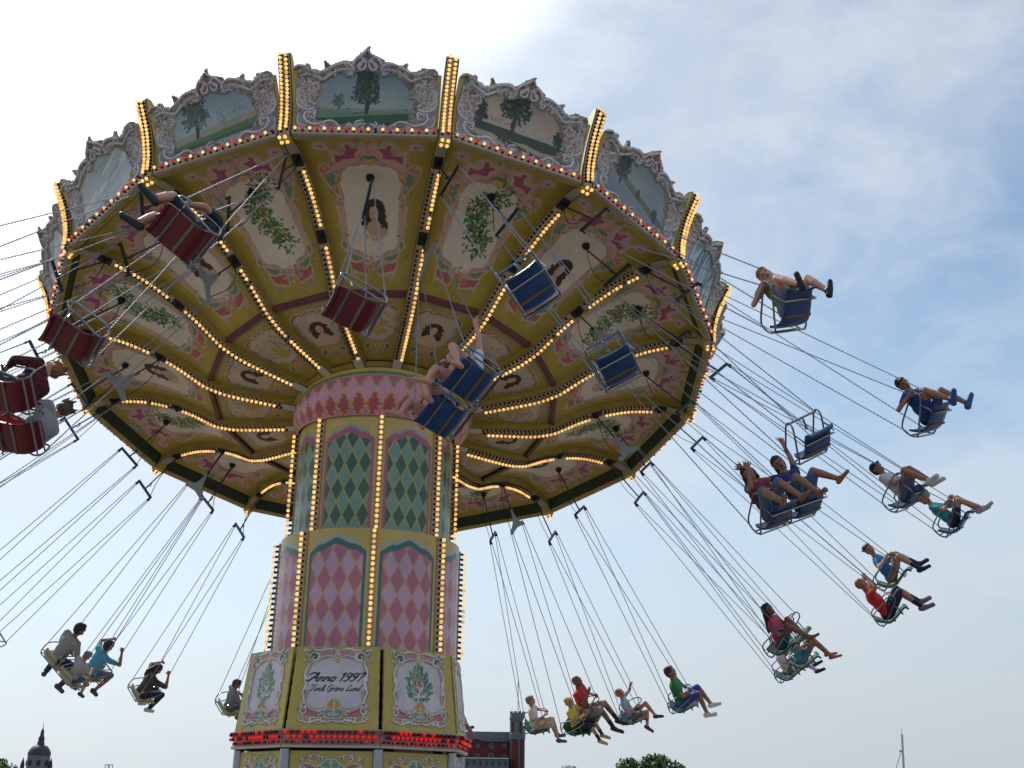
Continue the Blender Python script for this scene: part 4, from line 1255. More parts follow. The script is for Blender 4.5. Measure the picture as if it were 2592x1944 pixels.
YAW = [(-8, 22), (-7, 16), (-6, 12), (-5.5, 12), (-5, 10), (-4, 16), (-3, 26), (-2, 34), (-1.2, 40), (-.5, 46), (0, 45), (.5, 26), (1, 46), (1.5, 46), (2, 68), (2.5, 44), (3, 64), (3.5, 62), (4, 64), (5, 62), (5.5, 56), (6, 46), (6.5, 34), (7, 24), (7.5, 16), (8, 22)]
YAW_D = {'m3': 52, 'm1': 26, 'm7': 6, 'm-5': 8, 'm-1': 19, 'm5': 45}
def yaw_of(key):       # how far each chair has turned outwards on its chains
    if key in YAW_D: return YAW_D[key]
    return float(np.interp(float(key[1:]), [a for a, b in YAW], [b for a, b in YAW]))
def frame(key, yawf=1.0):
    S = Vector(SEATS[key]) + Vector((0, 0, EYE)); A = attach(key)
    u = (A - S).normalized()
    rr = Vector((S.x - AX.x, S.y - AX.y, 0)); t = Vector((rr.y, -rr.x, 0)).normalized()
    f = (t - u * t.dot(u)).normalized(); s = f.cross(u)
    ps = R(yaw_of(key) * yawf); f, s = f * math.cos(ps) - s * math.sin(ps), s * math.cos(ps) + f * math.sin(ps)
    M = Matrix(((s.x, f.x, u.x, S.x), (s.y, f.y, u.y, S.y), (s.z, f.z, u.z, S.z), (0, 0, 0, 1)))
    return M, A, (A - S).length
SEATC = {'blue': (28, 66, 116), 'red': (98, 20, 30), 'green': (30, 92, 62), 'beige': (186, 170, 118)}
STRC = {'blue': (112, 84, 52), 'red': (104, 102, 98), 'green': (90, 96, 84), 'beige': (150, 140, 110)}
def seat_colour(key):
    k = float(key[1:])
    if -4.2 < k < .8: return 'red'
    if .8 <= k < 4.2: return 'blue'
    if 4.2 <= k: return 'green'
    return 'beige'
SPROF = catmull([(.245, -.055), (.24, -.02), (.215, .008), (.14, .012), (.02, .0), (-.10, .002), (-.16, .03), (-.195, .08), (-.228, .15), (-.252, .215)], 3)
def shell(off=0.0, xs=(-.185, .185), thick=.028, nx=8, dx=0.0):
    mb = MB(); n = len(SPROF); top, bot = [], []
    P = SPROF
    T = np.gradient(P, axis=0); T /= np.linalg.norm(T, axis=1)[:, None]
    Nn = np.stack([-T[:, 1], T[:, 0]], 1)       # towards the sitter is -N or N; fixed below
    if Nn[n // 2][1] < 0: Nn = -Nn
    xx = np.linspace(xs[0], xs[1], nx + 1)
    for side, o_ in ((0, off), (1, off - thick)):
        for i in range(n):
            for x in xx:
                e = abs(x) / .185
                lift = .018 * e ** 3
                endf = 1.0
                if i < 3: endf = 1 - .10 * (1 - i / 3)
                if i > n - 5: endf = 1 - .16 * ((i - (n - 5)) / 4) ** 2
                q = P[i] + Nn[i] * (o_ + lift)
                (top if side == 0 else bot).append((x * endf + dx, q[0], q[1]))
    w = nx + 1
    vs = top + bot; N_ = len(top); fs = []
    for i in range(n - 1):
        for j in range(nx):
            a = i * w + j
            fs.append((a, a + 1, a + w + 1, a + w)); fs.append((N_ + a, N_ + a + w, N_ + a + w + 1, N_ + a + 1))
        for j in (0, nx):
            a = i * w + j; fs.append((a, a + w, N_ + a + w, N_ + a))
    for j in range(nx):
        fs.append((j, j + 1, N_ + j + 1, N_ + j)); a = (n - 1) * w + j; fs.append((a, a + 1, N_ + a + 1, N_ + a))
    mb.add(vs, fs)
    return mb
def strap_mesh(m):
    b = MB()
    b.box((0, 0, -.0305), .355, .030, .006)
    return b.mesh('strap', m)
M_tube = mat('chrome_tube', (132, 138, 148), 0.22, metal=0.85, vary=0.08, scale=10)
loop = catmull([(-.20, .305), (.0, .325), (.16, .335), (.235, .30), (.225, .225), (.10, .165), (-.10, .10), (-.22, .055), (-.282, .11), (-.268, .245)], 5, True)
def loop_mesh():
    mb = MB()
    mb.tube([(0, y, z) for y, z in loop], .0115, 7, closed=True)
    mb.tube([(0, .13, .18), (-.012, .125, .08), (-.024, .11, .0)], .0095, 6)
    return mb.mesh('side_frame', M_tube, True)
loop_me = loop_mesh()

lb = MB()
lb.tube([(-.214, .20, .315), (.214, .20, .315)], .015, 8); lb.tube([(0, .20, .315), (0, .20, .27), (0, .12, .22)], .012, 6); lb.sphere((0, .11, .215), .022, 8, 6)
lap_me = lb.mesh('lap_bar', M_tube, True)
cbm = MB(); cbm.tube([(-.212, 0, 0), (.212, 0, 0)], .011, 6)
cross_me = cbm.mesh('cross_tube', M_tube, True)
lkm = MB(); lkm.tube([(-.05, 0, 0), (.05, 0, 0)], .011, 6)
link_me = lkm.mesh('link_tube', M_tube, True)
shell_me, strap_me = {}, {}
for c in SEATC:
    ms = mat('moulded_seat_' + c, SEATC[c], .34, vary=.10, scale=5)
    mp_ = mat('seat_strap_' + c, STRC[c], .6, vary=.12)
    shell_me[c] = shell().mesh('seat_shell', ms, True)
    strap_me[c] = strap_mesh(mp_)
LINK_L = 4.2
def chain_mesh():
    mb = MB(); pitch = .027; n = int(LINK_L / pitch)
    for i in range(n):
        z0 = (i + .5) * LINK_L / n; pts = []
        for j in range(6):
            a = 2 * math.pi * j / 6
            x = .0068 * math.cos(a); z = .0205 * math.sin(a)
            pts.append((x, 0, z0 + z) if i % 2 == 0 else (0, x, z0 + z))
        mb.tube(pts, .0037, 4, closed=True)
    me = bpy.data.meshes.new('chain'); me.from_pydata([tuple(p) for p in mb.v], [], mb.f); me.materials.append(M_chain)
    me.polygons.foreach_set('use_smooth', [True] * len(me.polygons))
    return me
chain_me = chain_mesh()
def chain_between(p, q, parent):
    d = q - p; M = Matrix.Translation(p) @ d.to_track_quat('Z', 'Y').to_matrix().to_4x4() @ Matrix.Diagonal((1, 1, d.length / LINK_L, 1))
    return obj('chain', chain_me, parent, M)
sbm = MB()
sbm.box((0, 0, 0), .50, .03, .045); sbm.tube([(0, 0, .0), (0, 0, .09)], .014, 6)
for s_ in (-1, 1):
    sbm.box((s_ * .235, 0, -.045), .022, .05, .06); sbm.tube([(s_ * .235, -.03, -.07), (s_ * .235, .03, -.07)], .018, 6)
spread_me = sbm.mesh('spreader_bar', M_dsteel)
ybm = MB()
yo = [(-.025, .36), (.025, .36), (.045, .22), (.09, .11), (.18, .04), (.27, .02), (.28, -.05), (.2, -.055), (0, -.02), (-.2, -.055), (-.28, -.05), (-.27, .02), (-.18, .04), (-.09, .11), (-.045, .22)]
ybm.prism(yo, -.009, .009, Matrix.Rotation(R(90), 4, 'X'))
for s_ in (-1, 1): ybm.tube([(s_ * .25, -.03, -.05), (s_ * .25, .03, -.05)], .018, 6)
y_me = ybm.mesh('spreader_plate', M_plate)
def chair(parent, M, c, dx):
    Mx = M @ Matrix.Translation((dx, 0, 0))
    sh = obj('seat_shell', shell_me[c], parent, Mx)
    for y in (-.06, .115): obj('strap', strap_me[c], sh, Mx @ Matrix.Translation((0, y, .004 if y > 0 else -.002)))
    for s_ in (-1, 1): obj('side_frame', loop_me, parent, Mx @ Matrix.Translation((s_ * .212, 0, 0)) @ (Matrix.Identity(4) if s_ > 0 else Matrix.Rotation(0, 4, 'Z')))
    for (y, z) in ((.12, -.038), (-.262, .055), (-.288, .15)): obj('cross_tube', cross_me, parent, Mx @ Matrix.Translation((0, y, z)))
    obj('lap_bar', lap_me, parent, Mx)
def swing(key, label, group):
    M, A, L = frame(key)
    c = seat_colour(key); dbl = key[0] == 'm'
    root = empty('double_swing' if dbl else 'chair_swing', M.translation)
    tag(root, label, 'swing', group)
    zs = L - .86
    MB_ = frame(key, .45)[0]
    bar = obj('spreader_plate' if dbl else 'spreader_bar', y_me if dbl else spread_me, root, MB_ @ Matrix.Translation((0, 0, zs)))
    offs = (-.26, .26) if dbl else (0.0,)
    for dx in offs: chair(root, M, c, dx)
    if dbl:
        for (y, z) in ((.12, -.038), (-.262, .055), (.10, .331)): obj('link_tube', link_me, root, M @ Matrix.Translation((0, y, z)))
    e = offs[-1] + .216; be = .25 if dbl else .235
    for s_ in (-1, 1):
        top = MB_ @ Vector((s_ * be, 0, zs - .07))
        for (y, z) in ((.19, .325), (-.262, .20)):
            chain_between(M @ Vector((s_ * e, y, z)), top + (MB_.to_3x3() @ Vector((0, .02 if y > 0 else -.02, 0))), root)
    hz = MB()
    topz = zs + (.36 if dbl else .09)
    hz.tube([Vector((0, 0, topz)), Vector((0, 0, L - .01))], .0125, 6)
    hz.tube([(0, 0, topz - .01), (.028, 0, topz + .02), (.03, 0, topz + .06), (0, 0, topz + .085), (-.02, 0, topz + .06)], .0085, 5)
    hz.build('hanger_cable', M_dsteel, root, M, True)
    sc = MB(); pts = []
    for i in range(13):
        t = i / 12; pts.append(Vector((.22 * (1 - t), -.03, zs * (1 - t) + (L - .02) * t)) + Vector((.05, -.16, 0)) * math.sin(math.pi * t) * (.6 + .4 * math.sin(ord(key[1]) + t)))
    sc.tube(pts, .0065, 4)
    sc.build('safety_cable', M_black, root, M, True)
    return root
SWL = {
 'o2': 'blue chair swing under the shouting boy at upper right', 'o3': 'blue chair swing under the dark-capped child in blue, far right', 'o4': 'blue chair swing under the fair-haired child in a turquoise shirt',
 'o5': 'green chair swing under the bald man in red, holding the chains overhead', 'o6': 'green chair swing under the white-shirted child, lowest of the cluster at right', 'o7': 'green chair swing under the child in sunglasses with hands on the chains',
 'b0.5': 'empty dark red chair swing hanging in the middle before the canopy', 'b1.5': 'empty blue chair swing, the lower of two before the canopy underside', 'o1': 'empty blue chair swing, the higher of two before the canopy underside', 'b2.5': 'empty blue chair swing against the open sky right of the canopy',
 'b3.5': 'blue chair swing under the child in a white shirt and white sneakers', 'b4.5': 'green chair swing under the boy in a bright blue shirt at far right', 'b5.5': 'green chair swing under the barefoot woman in a turquoise top', 'b6.5': 'green chair swing under the man in a green shirt and blue shorts', 'b7.5': 'green chair swing under the child in a cream shirt beside the brick castle',
 'm7': 'double green swing carrying a man in red and a boy in yellow', 'm5': 'double green swing under the girl in pink with long dark hair', 'm3': 'double blue swing under two women in cropped jeans', 'm1': 'double blue swing with two bare-legged girls before the column collar', 'm-1': 'double red swing cut by the left edge, with two riders',
 'b-0.5': 'empty dark red chair swing at the left rim of the canopy', 'o0': 'dark red chair swing with a rider in dark clothes, upper left', 'm-5': 'double beige swing carrying the striped-shirt man and a small child', 'b-5.5': 'beige chair swing under the man in a turquoise shirt, lower left', 'o-6': 'beige chair swing under the dark-haired girl in a checked shirt', 'b-6.5': 'beige chair swing beside the left edge of the ride base',
 'o-8': 'chair swing half hidden behind the right side of the ride base', 'o-7': 'chair swing behind the ride base, its chains rising left of the column'}
left_over = sorted([k for k in SEATS if k not in SWL], key=lambda k: -(frame(k)[0] @ Vector((0, 0, frame(k)[2] - .86))).dot(Vector((0, -.34, .94))))
ORD = ['topmost', 'second from top', 'third from top', 'fourth from top', 'fifth from top', 'sixth from top', 'seventh from top', 'eighth from top', 'ninth from top', 'tenth from top', 'lowest']
for i, k in enumerate(left_over): SWL[k] = 'chain swing running out of the left edge of the picture, %s of these' % ORD[i]
GRP = {'o': 'single chair swings on the ride', 'b': 'single chair swings on the ride', 'm': 'double chair swings on the ride'}
SW = {}
for k in SEATS: SW[k] = swing(k, SWL[k], GRP[k[0]])

# ------------------------------------------------------------------ riders
skin_cols = {'fair': (184, 136, 114), 'tan': (154, 106, 84), 'pink': (192, 138, 120), 'brown': (128, 88, 70)}
MATC = {}
def cm(rgb, rough=.75, kind='cloth'):
    key = (kind, tuple(rgb))
    if key not in MATC: MATC[key] = mat('%s_%d_%d_%d' % ((kind,) + tuple(rgb)), rgb, rough, vary=.14 if kind == 'cloth' else .06, scale=9, bump=.25 if kind == 'cloth' else .05)
    return MATC[key]
def stripe_mat(name, c0, c1, scale, checks=False):
    m = bpy.data.materials.new(name); m.use_nodes = True; t = m.node_tree; b = t.nodes['Principled BSDF']; b.inputs['Roughness'].default_value = .8
    tcn = t.nodes.new('ShaderNodeTexCoord')
    if checks:
        w = t.nodes.new('ShaderNodeTexChecker'); w.inputs['Scale'].default_value = scale; w.inputs['Color1'].default_value = (*s2l(c0), 1); w.inputs['Color2'].default_value = (*s2l(c1), 1)
        t.links.new(tcn.outputs['Object'], w.inputs['Vector']); t.links.new(w.outputs['Color'], b.inputs['Base Color'])
    else:
        w = t.nodes.new('ShaderNodeTexWave'); w.bands_direction = 'Z'; w.inputs['Scale'].default_value = scale
        t.links.new(tcn.outputs['Object'], w.inputs['Vector'])
        r = t.nodes.new('ShaderNodeValToRGB'); r.color_ramp.elements[0].position = .45; r.color_ramp.elements[1].position = .55
        r.color_ramp.elements[0].color = (*s2l(c0), 1); r.color_ramp.elements[1].color = (*s2l(c1), 1)
        t.links.new(w.outputs['Fac'], r.inputs[0]); t.links.new(r.outputs[0], b.inputs['Base Color'])
    return m
M_stripe = stripe_mat('striped_cloth', (70, 62, 66), (196, 190, 188), 13)
M_plaid = stripe_mat('plaid_cloth', (116, 26, 36), (36, 24, 34), 22, True)
M_plaid2 = stripe_mat('checked_cloth', (52, 46, 44), (96, 84, 76), 24, True)
M_eye = mat('dark_eye', (30, 24, 24), .2, vary=0)
M_mouth = mat('mouth', (92, 34, 34), .5, vary=0)

def caps(mb, p, q, r0, r1, n=10, rings=4):
    """closed tapered capsule"""
    p, q = Vector(p), Vector(q); d = q - p; L = d.length
    if L < 1e-5: d = Vector((0, 0, 1)); L = 1e-5
    d = d.normalized(); a = d.orthogonal().normalized(); b = d.cross(a)
    sec = []
    for i in range(1, rings + 1):
        t = math.pi / 2 * i / rings; sec.append((p - d * r0 * math.cos(t), r0 * math.sin(t)))
    for i in range(0, rings):
        t = math.pi / 2 * i / rings; sec.append((q + d * r1 * math.sin(t), r1 * math.cos(t)))
    vs = [p - d * r0]
    for c, r in sec:
        for j in range(n):
            an = 2 * math.pi * j / n; vs.append(c + (a * math.cos(an) + b * math.sin(an)) * r)
    vs.append(q + d * r1)
    fs = [(0, 1 + (j + 1) % n, 1 + j) for j in range(n)]
    for i in range(len(sec) - 1):
        for j in range(n):
            x, y = 1 + i * n + j, 1 + i * n + (j + 1) % n
            fs.append((x, y, y + n, x + n))
    e = len(vs) - 1; l0 = 1 + (len(sec) - 1) * n
    fs += [(l0 + j, l0 + (j + 1) % n, e) for j in range(n)]
    mb.add(vs, fs)
def ell(mb, c, rx, ry, rz, Rm=None, n=14, m=9):
    t = MB(); t.sphere((0, 0, 0), 1, n, m)
    vs = [Vector((p[0] * rx, p[1] * ry, p[2] * rz)) for p in t.v]
    if Rm is not None: vs = [Rm @ p for p in vs]
    mb.add([p + Vector(c) for p in vs], t.f)
def ik(sh, tgt, l1, l2, hint):
    d = tgt - sh; D_ = min(d.length, (l1 + l2) * .995); d.normalize()
    a = (l1 * l1 - l2 * l2 + D_ * D_) / (2 * D_); h = math.sqrt(max(l1 * l1 - a * a, 0))
    hn = hint - d * hint.dot(d); hn.normalize()
    return sh + d * a + hn * h, sh + d * D_
pend = []
def remeshed(name, mb, voxel, material, parent, M, smooth=5):
    me = bpy.data.meshes.new(name); me.from_pydata([tuple(p) for p in mb.v], [], mb.f); me.materials.append(material)
    ob = obj(name, me, parent, M)
    md = ob.modifiers.new('r', 'REMESH'); md.mode = 'VOXEL'; md.voxel_size = voxel; md.use_smooth_shade = True
    ms = ob.modifiers.new('s', 'SMOOTH'); ms.factor = .5; ms.iterations = smooth
    pend.append(ob)
    return ob
def rider(key, label, dx=0.0, sc=1.0, skin='fair', shirt=(200, 60, 60), short=(60, 70, 90), shoe=(30, 30, 34), hair=(60, 44, 34), hairstyle='short', leg=.62, sleeve=.55,
          thigh=(10, 10), spread=(12, 12), shin=(35, 35), lean=8, head=(0, 0), armL='bar', armR='bar', sock=None, vox=.013, mouth=False, extra=None, smat=None, foot=None, glasses=False, female=False, look=0.0):
    M0, A, L = frame(key)
    M = M0 @ Matrix.Translation((dx, 0, .035)) @ Matrix.Scale(sc, 4)
    inv = 1 / sc
    V = Vector
    ln = R(lean)
    hip = V((0, -.05, .095))
    spine = V((0, -math.sin(ln), math.cos(ln)))
    chest = hip + spine * .30; neck = hip + spine * .475; shd = hip + spine * .43
    hd_c = neck + V((0, -math.sin(ln * .6) * .1 + .012, .165))
    yaw, pit = R(head[0]), R(head[1])
    if look:
        dl = ((M.inverted() @ Vector((0, 0, EYE))) - hd_c).normalized()
        yaw = yaw * (1 - look) + look * max(-1.45, min(1.45, math.atan2(-dl.x, dl.y)))
        pit = pit * (1 - look) + look * max(-.6, min(.6, math.asin(dl.z)))
    HR = Matrix.Rotation(yaw, 3, 'Z') @ Matrix.Rotation(pit, 3, 'X')
    body, sh_, so_, hr_ = MB(), MB(), MB(), MB()
    w = .155 if female else .175
    # trunk
    ell(body, hip + V((0, 0, .0)), .165, .115, .12); ell(body, hip + spine * .15, .14, .095, .15); ell(body, chest, .165, .105, .17)
    caps(body, shd + V((-w + .02, 0, 0)), shd + V((w - .02, 0, 0)), .062, .062); caps(body, shd, neck + V((0, .005, .06)), .062, .052)
    ell(sh_, hip + spine * .02, .175, .128, .10); ell(sh_, hip + spine * .15, .158, .115, .16); ell(sh_, chest, .182, .122, .175)
    caps(sh_, shd + V((-w + .01, 0, .0)), shd + V((w - .01, 0, .0)), .072, .072)
    ell(so_, hip, .178, .130, .115)
    # head
    def hp(x, y, z): return hd_c + HR @ V((x, y, z))
    ell(body, hp(0, 0, .02), .078, .098, .098, HR); ell(body, hp(0, .018, -.04), .062, .072, .078, HR); caps(body, hp(0, .085, .0), hp(0, .108, -.022), .011, .016, 8, 3)
    caps(body, hp(0, .074, -.085), hp(0, .06, -.085), .028, .028, 8, 3); caps(body, hp(-.035, .082, .028), hp(.035, .082, .028), .018, .018, 8, 3)
    for s in (-1, 1): ell(body, hp(s * .08, -.008, -.008), .014, .022, .033, HR, 8, 6)
    if hairstyle != 'bald':
        ell(hr_, hp(0, -.022, .040), .090, .102, .094, HR); ell(hr_, hp(0, -.048, -.01), .084, .070, .085, HR)
        if hairstyle != 'cap': ell(hr_, hp(0, .035, .078), .076, .066, .036, HR)
        if hairstyle in ('long', 'pony'):
            ell(hr_, hp(0, -.05, -.03), .092, .075, .10, HR)
        if hairstyle == 'long':
            for s in (-.055, 0, .055): caps(hr_, hp(s, -.07, -.02), chest + V((s * 1.5, -.13 + .01 * s, .02)), .05, .03)
            for s in (-1, 1): caps(hr_, hp(s * .082, -.01, .02), hp(s * .088, -.02, -.12), .024, .018, 8, 3)
        if hairstyle == 'pony':
            caps(hr_, hp(0, -.12, .03), hp(.02, -.21, -.03), .038, .045); caps(hr_, hp(.02, -.21, -.03), hp(.03, -.25, -.14), .045, .025)
        if hairstyle == 'cap':
            ell(hr_, hp(0, .045, .055), .082, .095, .028, HR)
        if hairstyle == 'messy':
            for i in range(14):
                a = random.random() * 6.28; q = HR @ V((.085 * math.cos(a), -.03 + .095 * math.sin(a), .04 + .05 * random.random()))
                caps(hr_, hd_c + q * .9, hd_c + q * 1.15 + V((0, -.03, .02)), .022, .01, 6, 2)
    # legs
    knees, ankles = [], []
    hands = []
    for i, s in enumerate((-1, 1)):
        hj = hip + V((s * .085, .02, -.01))
        th, sp, si = R(thigh[i]), R(spread[i]), R(shin[i])
        d = V((s * math.sin(sp) * math.cos(th), math.cos(sp) * math.cos(th), math.sin(th)))
        kn = hj + d * .415
        side = V((s * math.sin(sp), math.cos(sp), 0))
        d2 = (side * math.sin(si) + V((0, 0, -1)) * math.cos(si)).normalized()
        an = kn + d2 * .405
        caps(body, hj, kn, .082, .056); caps(body, kn, kn + d2 * .15, .055, .057); caps(body, kn + d2 * .13, an, .056, .036); ell(body, kn + V((0, 0, .008)), .056, .056, .056)
        fd = (side * math.cos(si - .5) + V((0, 0, 1)) * math.sin(si - .5)).normalized() if foot is None else (side * math.cos(R(foot)) + V((0, 0, 1)) * math.sin(R(foot))).normalized()
        heel = an - fd * .045 + d2 * .045; toe = an + fd * .155 + d2 * .062
        caps(body, heel, toe, .036, .026); caps(body, an, heel.lerp(toe, .5), .037, .03)
        if leg > 0:
            f = min(leg, .98)
            caps(so_, hj, hj.lerp(kn, f), .098, .078 if leg < .99 else .07)
            if leg > .99: caps(so_, kn, kn.lerp(an, min(leg - 1, 1) * .98), .07, .055)
        if sock is not None:
            kb = MB(); caps(kb, kn.lerp(an, .62), an, .051, .044); remesh_sock.append((kb, sock, None))
        if shoe is not None:
            fb = MB(); caps(fb, heel, toe, .047, .036); caps(fb, an + d2 * .015, heel.lerp(toe, .42), .046, .042); caps(fb, heel + d2 * .022, toe + d2 * .016, .036, .032)
            shoes.append(fb)
        # arms
        shj = shd + V((s * w, 0, 0)); pose = armL if s < 0 else armR
        if pose == 'bar': tg, hint = V((s * .13 * inv ** .3, (.205) * inv - 0, .30 * inv)), V((s * .9, -.3, -.6))
        elif pose == 'frame': tg, hint = V((s * .212 * inv, .16 * inv, .33 * inv)), V((s * .6, -.7, -.2))
        elif pose == 'chain': tg, hint = V((s * .214 * inv, .16 * inv, .74)), V((s * .9, .1, -.6))
        elif pose == 'chainhigh': tg, hint = V((s * .212 * inv, .15 * inv, .92)), V((s * .9, .3, -.4))
        elif pose == 'up': tg, hint = shj + V((s * .17, .10, .49)), V((s, -.3, 0))
        elif pose == 'wide': tg, hint = shj + V((s * .40, .06, .28)), V((s * .3, -.6, -.5))
        elif pose == 'lap': tg, hint = V((s * .10, .24, .20)), V((s, -.2, -.6))
        elif pose == 'out': tg, hint = shj + V((s * .26, .22, .12)), V((s * .5, -.5, -.8))
        else: tg, hint = shj + V((s * .05, .30, .05)), V((s * .6, 0, -1))
        el, wr = ik(shj, tg, .275, .245, hint)
        caps(body, shj, el, .046, .038); caps(body, el, wr, .039, .027); ell(body, shj, .056, .056, .056)
        if sleeve > 0:
            f = min(sleeve, 1.0); caps(sh_, shj, shj.lerp(el, f), .066, .056)
            if sleeve > 1: caps(sh_, el, el.lerp(wr, sleeve - 1), .054, .042)
        hdv = (wr - el).normalized(); side_v = hdv.cross(V((0, 0, 1)) if abs(hdv.z) < .8 else V((0, 1, 0))).normalized(); nrm = hdv.cross(side_v)
        palm = wr + hdv * .05
        caps(body, wr + hdv * .015, palm + hdv * .03, .029, .034, 8, 3)
        grip = pose in ('bar', 'frame', 'chain', 'chainhigh')
        for fi, (off, ll) in enumerate(((-.033, .062), (-.011, .073), (.012, .070), (.034, .054))):
            b0 = palm + hdv * .03 + side_v * off * (1.0 if grip else 1.25)
            d1 = (hdv + nrm * (.9 if grip else .12) + side_v * off * (0 if grip else 7)).normalized()
            m_ = b0 + d1 * ll * .55
            d2_ = (hdv * (-.3 if grip else 1) + nrm * (1 if grip else .25) + side_v * off * (0 if grip else 7)).normalized()
            caps(body, b0, m_, .0115, .0105, 6, 2); caps(body, m_, m_ + d2_ * ll * .5, .0105, .0095, 6, 2)
        tb = wr + hdv * .03 - side_v * s * .03
        td = (hdv * .7 - side_v * s * .8 + nrm * .4).normalized()
        caps(body, tb, tb + td * .045, .0125, .0115, 6, 2); caps(body, tb + td * .045, tb + td * .045 + (td + nrm * (.8 if grip else .1)).normalized() * .03, .0115, .0095, 6, 2)
        hands.append(wr)
    sk = cm(skin_cols[skin], .55, 'skin')
    p = remeshed('person', body, vox * .8, sk, None, M, 3)
    tag(p, label, 'person', 'riders on the chair swings')
    remeshed('shirt', sh_, vox, smat or cm(shirt), p, M)
    if leg > 0: remeshed('trousers' if leg > .99 else 'shorts', so_, vox, cm(short), p, M)
    while shoes:
        remeshed('shoe', shoes.pop(0), vox * .8, cm(shoe, .5, 'shoe'), p, M, 3)
    while remesh_sock:
        kb, c, _ = remesh_sock.pop(0); remeshed('sock', kb, vox, cm(c), p, M, 2)
    if hairstyle != 'bald': remeshed('cap' if hairstyle == 'cap' else 'hair', hr_, vox, cm(hair, .6, 'hair'), p, M, 3)
    fb = MB()
    for s in (-1, 1): fb.sphere(tuple(hp(s * .033, .090, .008)), .011, 8, 6)
    fb.build('eyes', M_eye, p, M, True)
    mb_ = MB(); ell(mb_, hp(0, .090, -.062), .02, .012, .018 if mouth else .006, HR, 10, 6)
    mb_.build('mouth', M_mouth, p, M, True)
    if glasses:
        gb_ = MB()
        for s in (-1, 1): ell(gb_, hp(s * .034, .098, .008), .028, .008, .02, HR, 10, 6)
        gb_.tube([hp(-.09, 0, .01), hp(-.062, .09, .012), hp(.062, .09, .012), hp(.09, 0, .01)], .005, 5)
        gb_.build('sunglasses', M_black, p, M, True)
    if extra: extra(p, M, dict(hip=hip, hands=hands, chest=chest, hd=hd_c))
    return p
shoes, remesh_sock = [], []
def camera_in_hand(p, M, j):
    b = MB(); c = (j['hands'][0] + j['hands'][1]) / 2 + Vector((0, .03, .02))
    b.box(tuple(c), .11, .06, .07); b.tube([c + Vector((0, .02, 0)), c + Vector((0, .075, 0))], .03, 12); b.box(tuple(c + Vector((0, 0, .04))), .04, .035, .02)
    o_ = b.build('handheld_camera', M_black, None, M)
    tag(o_, 'small black camera held by the girl in pink on the green swing', 'camera')
def bag(p, M, j):
    b = MB(); ell(b, Vector((-.10, .12, -.10)), .09, .07, .12); o_ = remeshed('jacket', b, .016, cm((150, 146, 140)), p, M)
FAR = .017
rider('o2', 'shouting boy in grey and olive shirt and black sandals at upper right', sc=.84, skin='pink', shirt=(132, 128, 84), short=(120, 126, 138), shoe=(22, 20, 24), hair=(150, 112, 72), thigh=(10, 16), spread=(30, 12), shin=(-6, 6), lean=-34, head=(62, -8), armL='bar', armR='frame', vox=.011, mouth=True, foot=38, look=0.85)
rider('o3', 'child in blue shirt with a dark cap, highest rider at far right', sc=.84, skin='tan', shirt=(40, 66, 130), short=(38, 60, 118), shoe=(46, 84, 140), hair=(24, 26, 46), hairstyle='cap', thigh=(12, 18), spread=(24, 12), shin=(0, 8), lean=-32, head=(50, -4), armL='bar', armR='frame', vox=.012, foot=20, look=0.85)
rider('o4', 'fair-haired child in turquoise shirt and pale shoes at the far right', sc=.80, skin='fair', shirt=(40, 150, 150), short=(40, 46, 66), shoe=(176, 176, 186), hair=(170, 124, 80), hairstyle='messy', thigh=(28, 18), spread=(6, 10), shin=(4, 16), lean=-6, head=(40, -6), vox=.012, mouth=True, look=0.85)
rider('o5', 'bald man in a red shirt and navy shorts gripping the chains', sc=1.0, skin='tan', shirt=(206, 40, 44), short=(34, 38, 72), shoe=(110, 104, 110), hairstyle='bald', leg=.97, thigh=(20, 16), spread=(8, 8), shin=(14, 8), lean=-6, head=(24, 4), armL='chain', armR='chain', sock=(30, 30, 44), vox=FAR)
rider('o6', 'child in white shirt with white socks, lowest in the right cluster', sc=.80, skin='pink', shirt=(208, 204, 204), short=(96, 98, 116), shoe=(36, 34, 66), hair=(140, 84, 56), thigh=(12, 6), spread=(4, 12), shin=(22, 20), lean=-14, head=(10, 4), sock=(190, 188, 196), vox=FAR)
rider('o7', 'small rider in sunglasses and pale blue shirt with raised hands', sc=.84, skin='pink', shirt=(142, 170, 186), short=(112, 104, 100), shoe=(50, 62, 90), hair=(150, 104, 72), thigh=(14, 4), spread=(8, 10), shin=(14, -22), lean=6, head=(-30, 0), armL='chain', armR='frame', glasses=True, vox=FAR)
rider('b3.5', 'child in white shirt, dark cap and white sneakers at right', sc=.84, skin='tan', shirt=(196, 192, 198), short=(96, 100, 124), shoe=(206, 200, 196), hair=(30, 26, 44), hairstyle='cap', thigh=(32, 28), spread=(10, 12), shin=(4, 14), lean=-10, head=(34, 4), armL='frame', armR='lap', vox=FAR - .003, extra=bag, look=0.5)
rider('b4.5', 'boy in bright blue shirt and khaki shorts at far right', sc=.84, skin='fair', shirt=(40, 120, 186), short=(150, 134, 118), shoe=(32, 34, 60), hair=(96, 66, 50), hairstyle='messy', thigh=(30, 20), spread=(6, 10), shin=(16, 10), lean=-14, head=(46, 4), armL='bar', armR='frame', sock=(40, 42, 66), vox=FAR, look=0.85)
rider('m3', 'barefoot woman in maroon top holding a hand to her face', dx=.26, sc=.95, skin='tan', shirt=(120, 34, 52), short=(82, 108, 138), shoe=None, hair=(52, 36, 36), hairstyle='long', leg=.97, sleeve=0, thigh=(24, 14), spread=(4, 20), shin=(10, 24), lean=-26, head=(26, 4), armL='lap', armR='none', vox=.013, female=True, look=0.85)
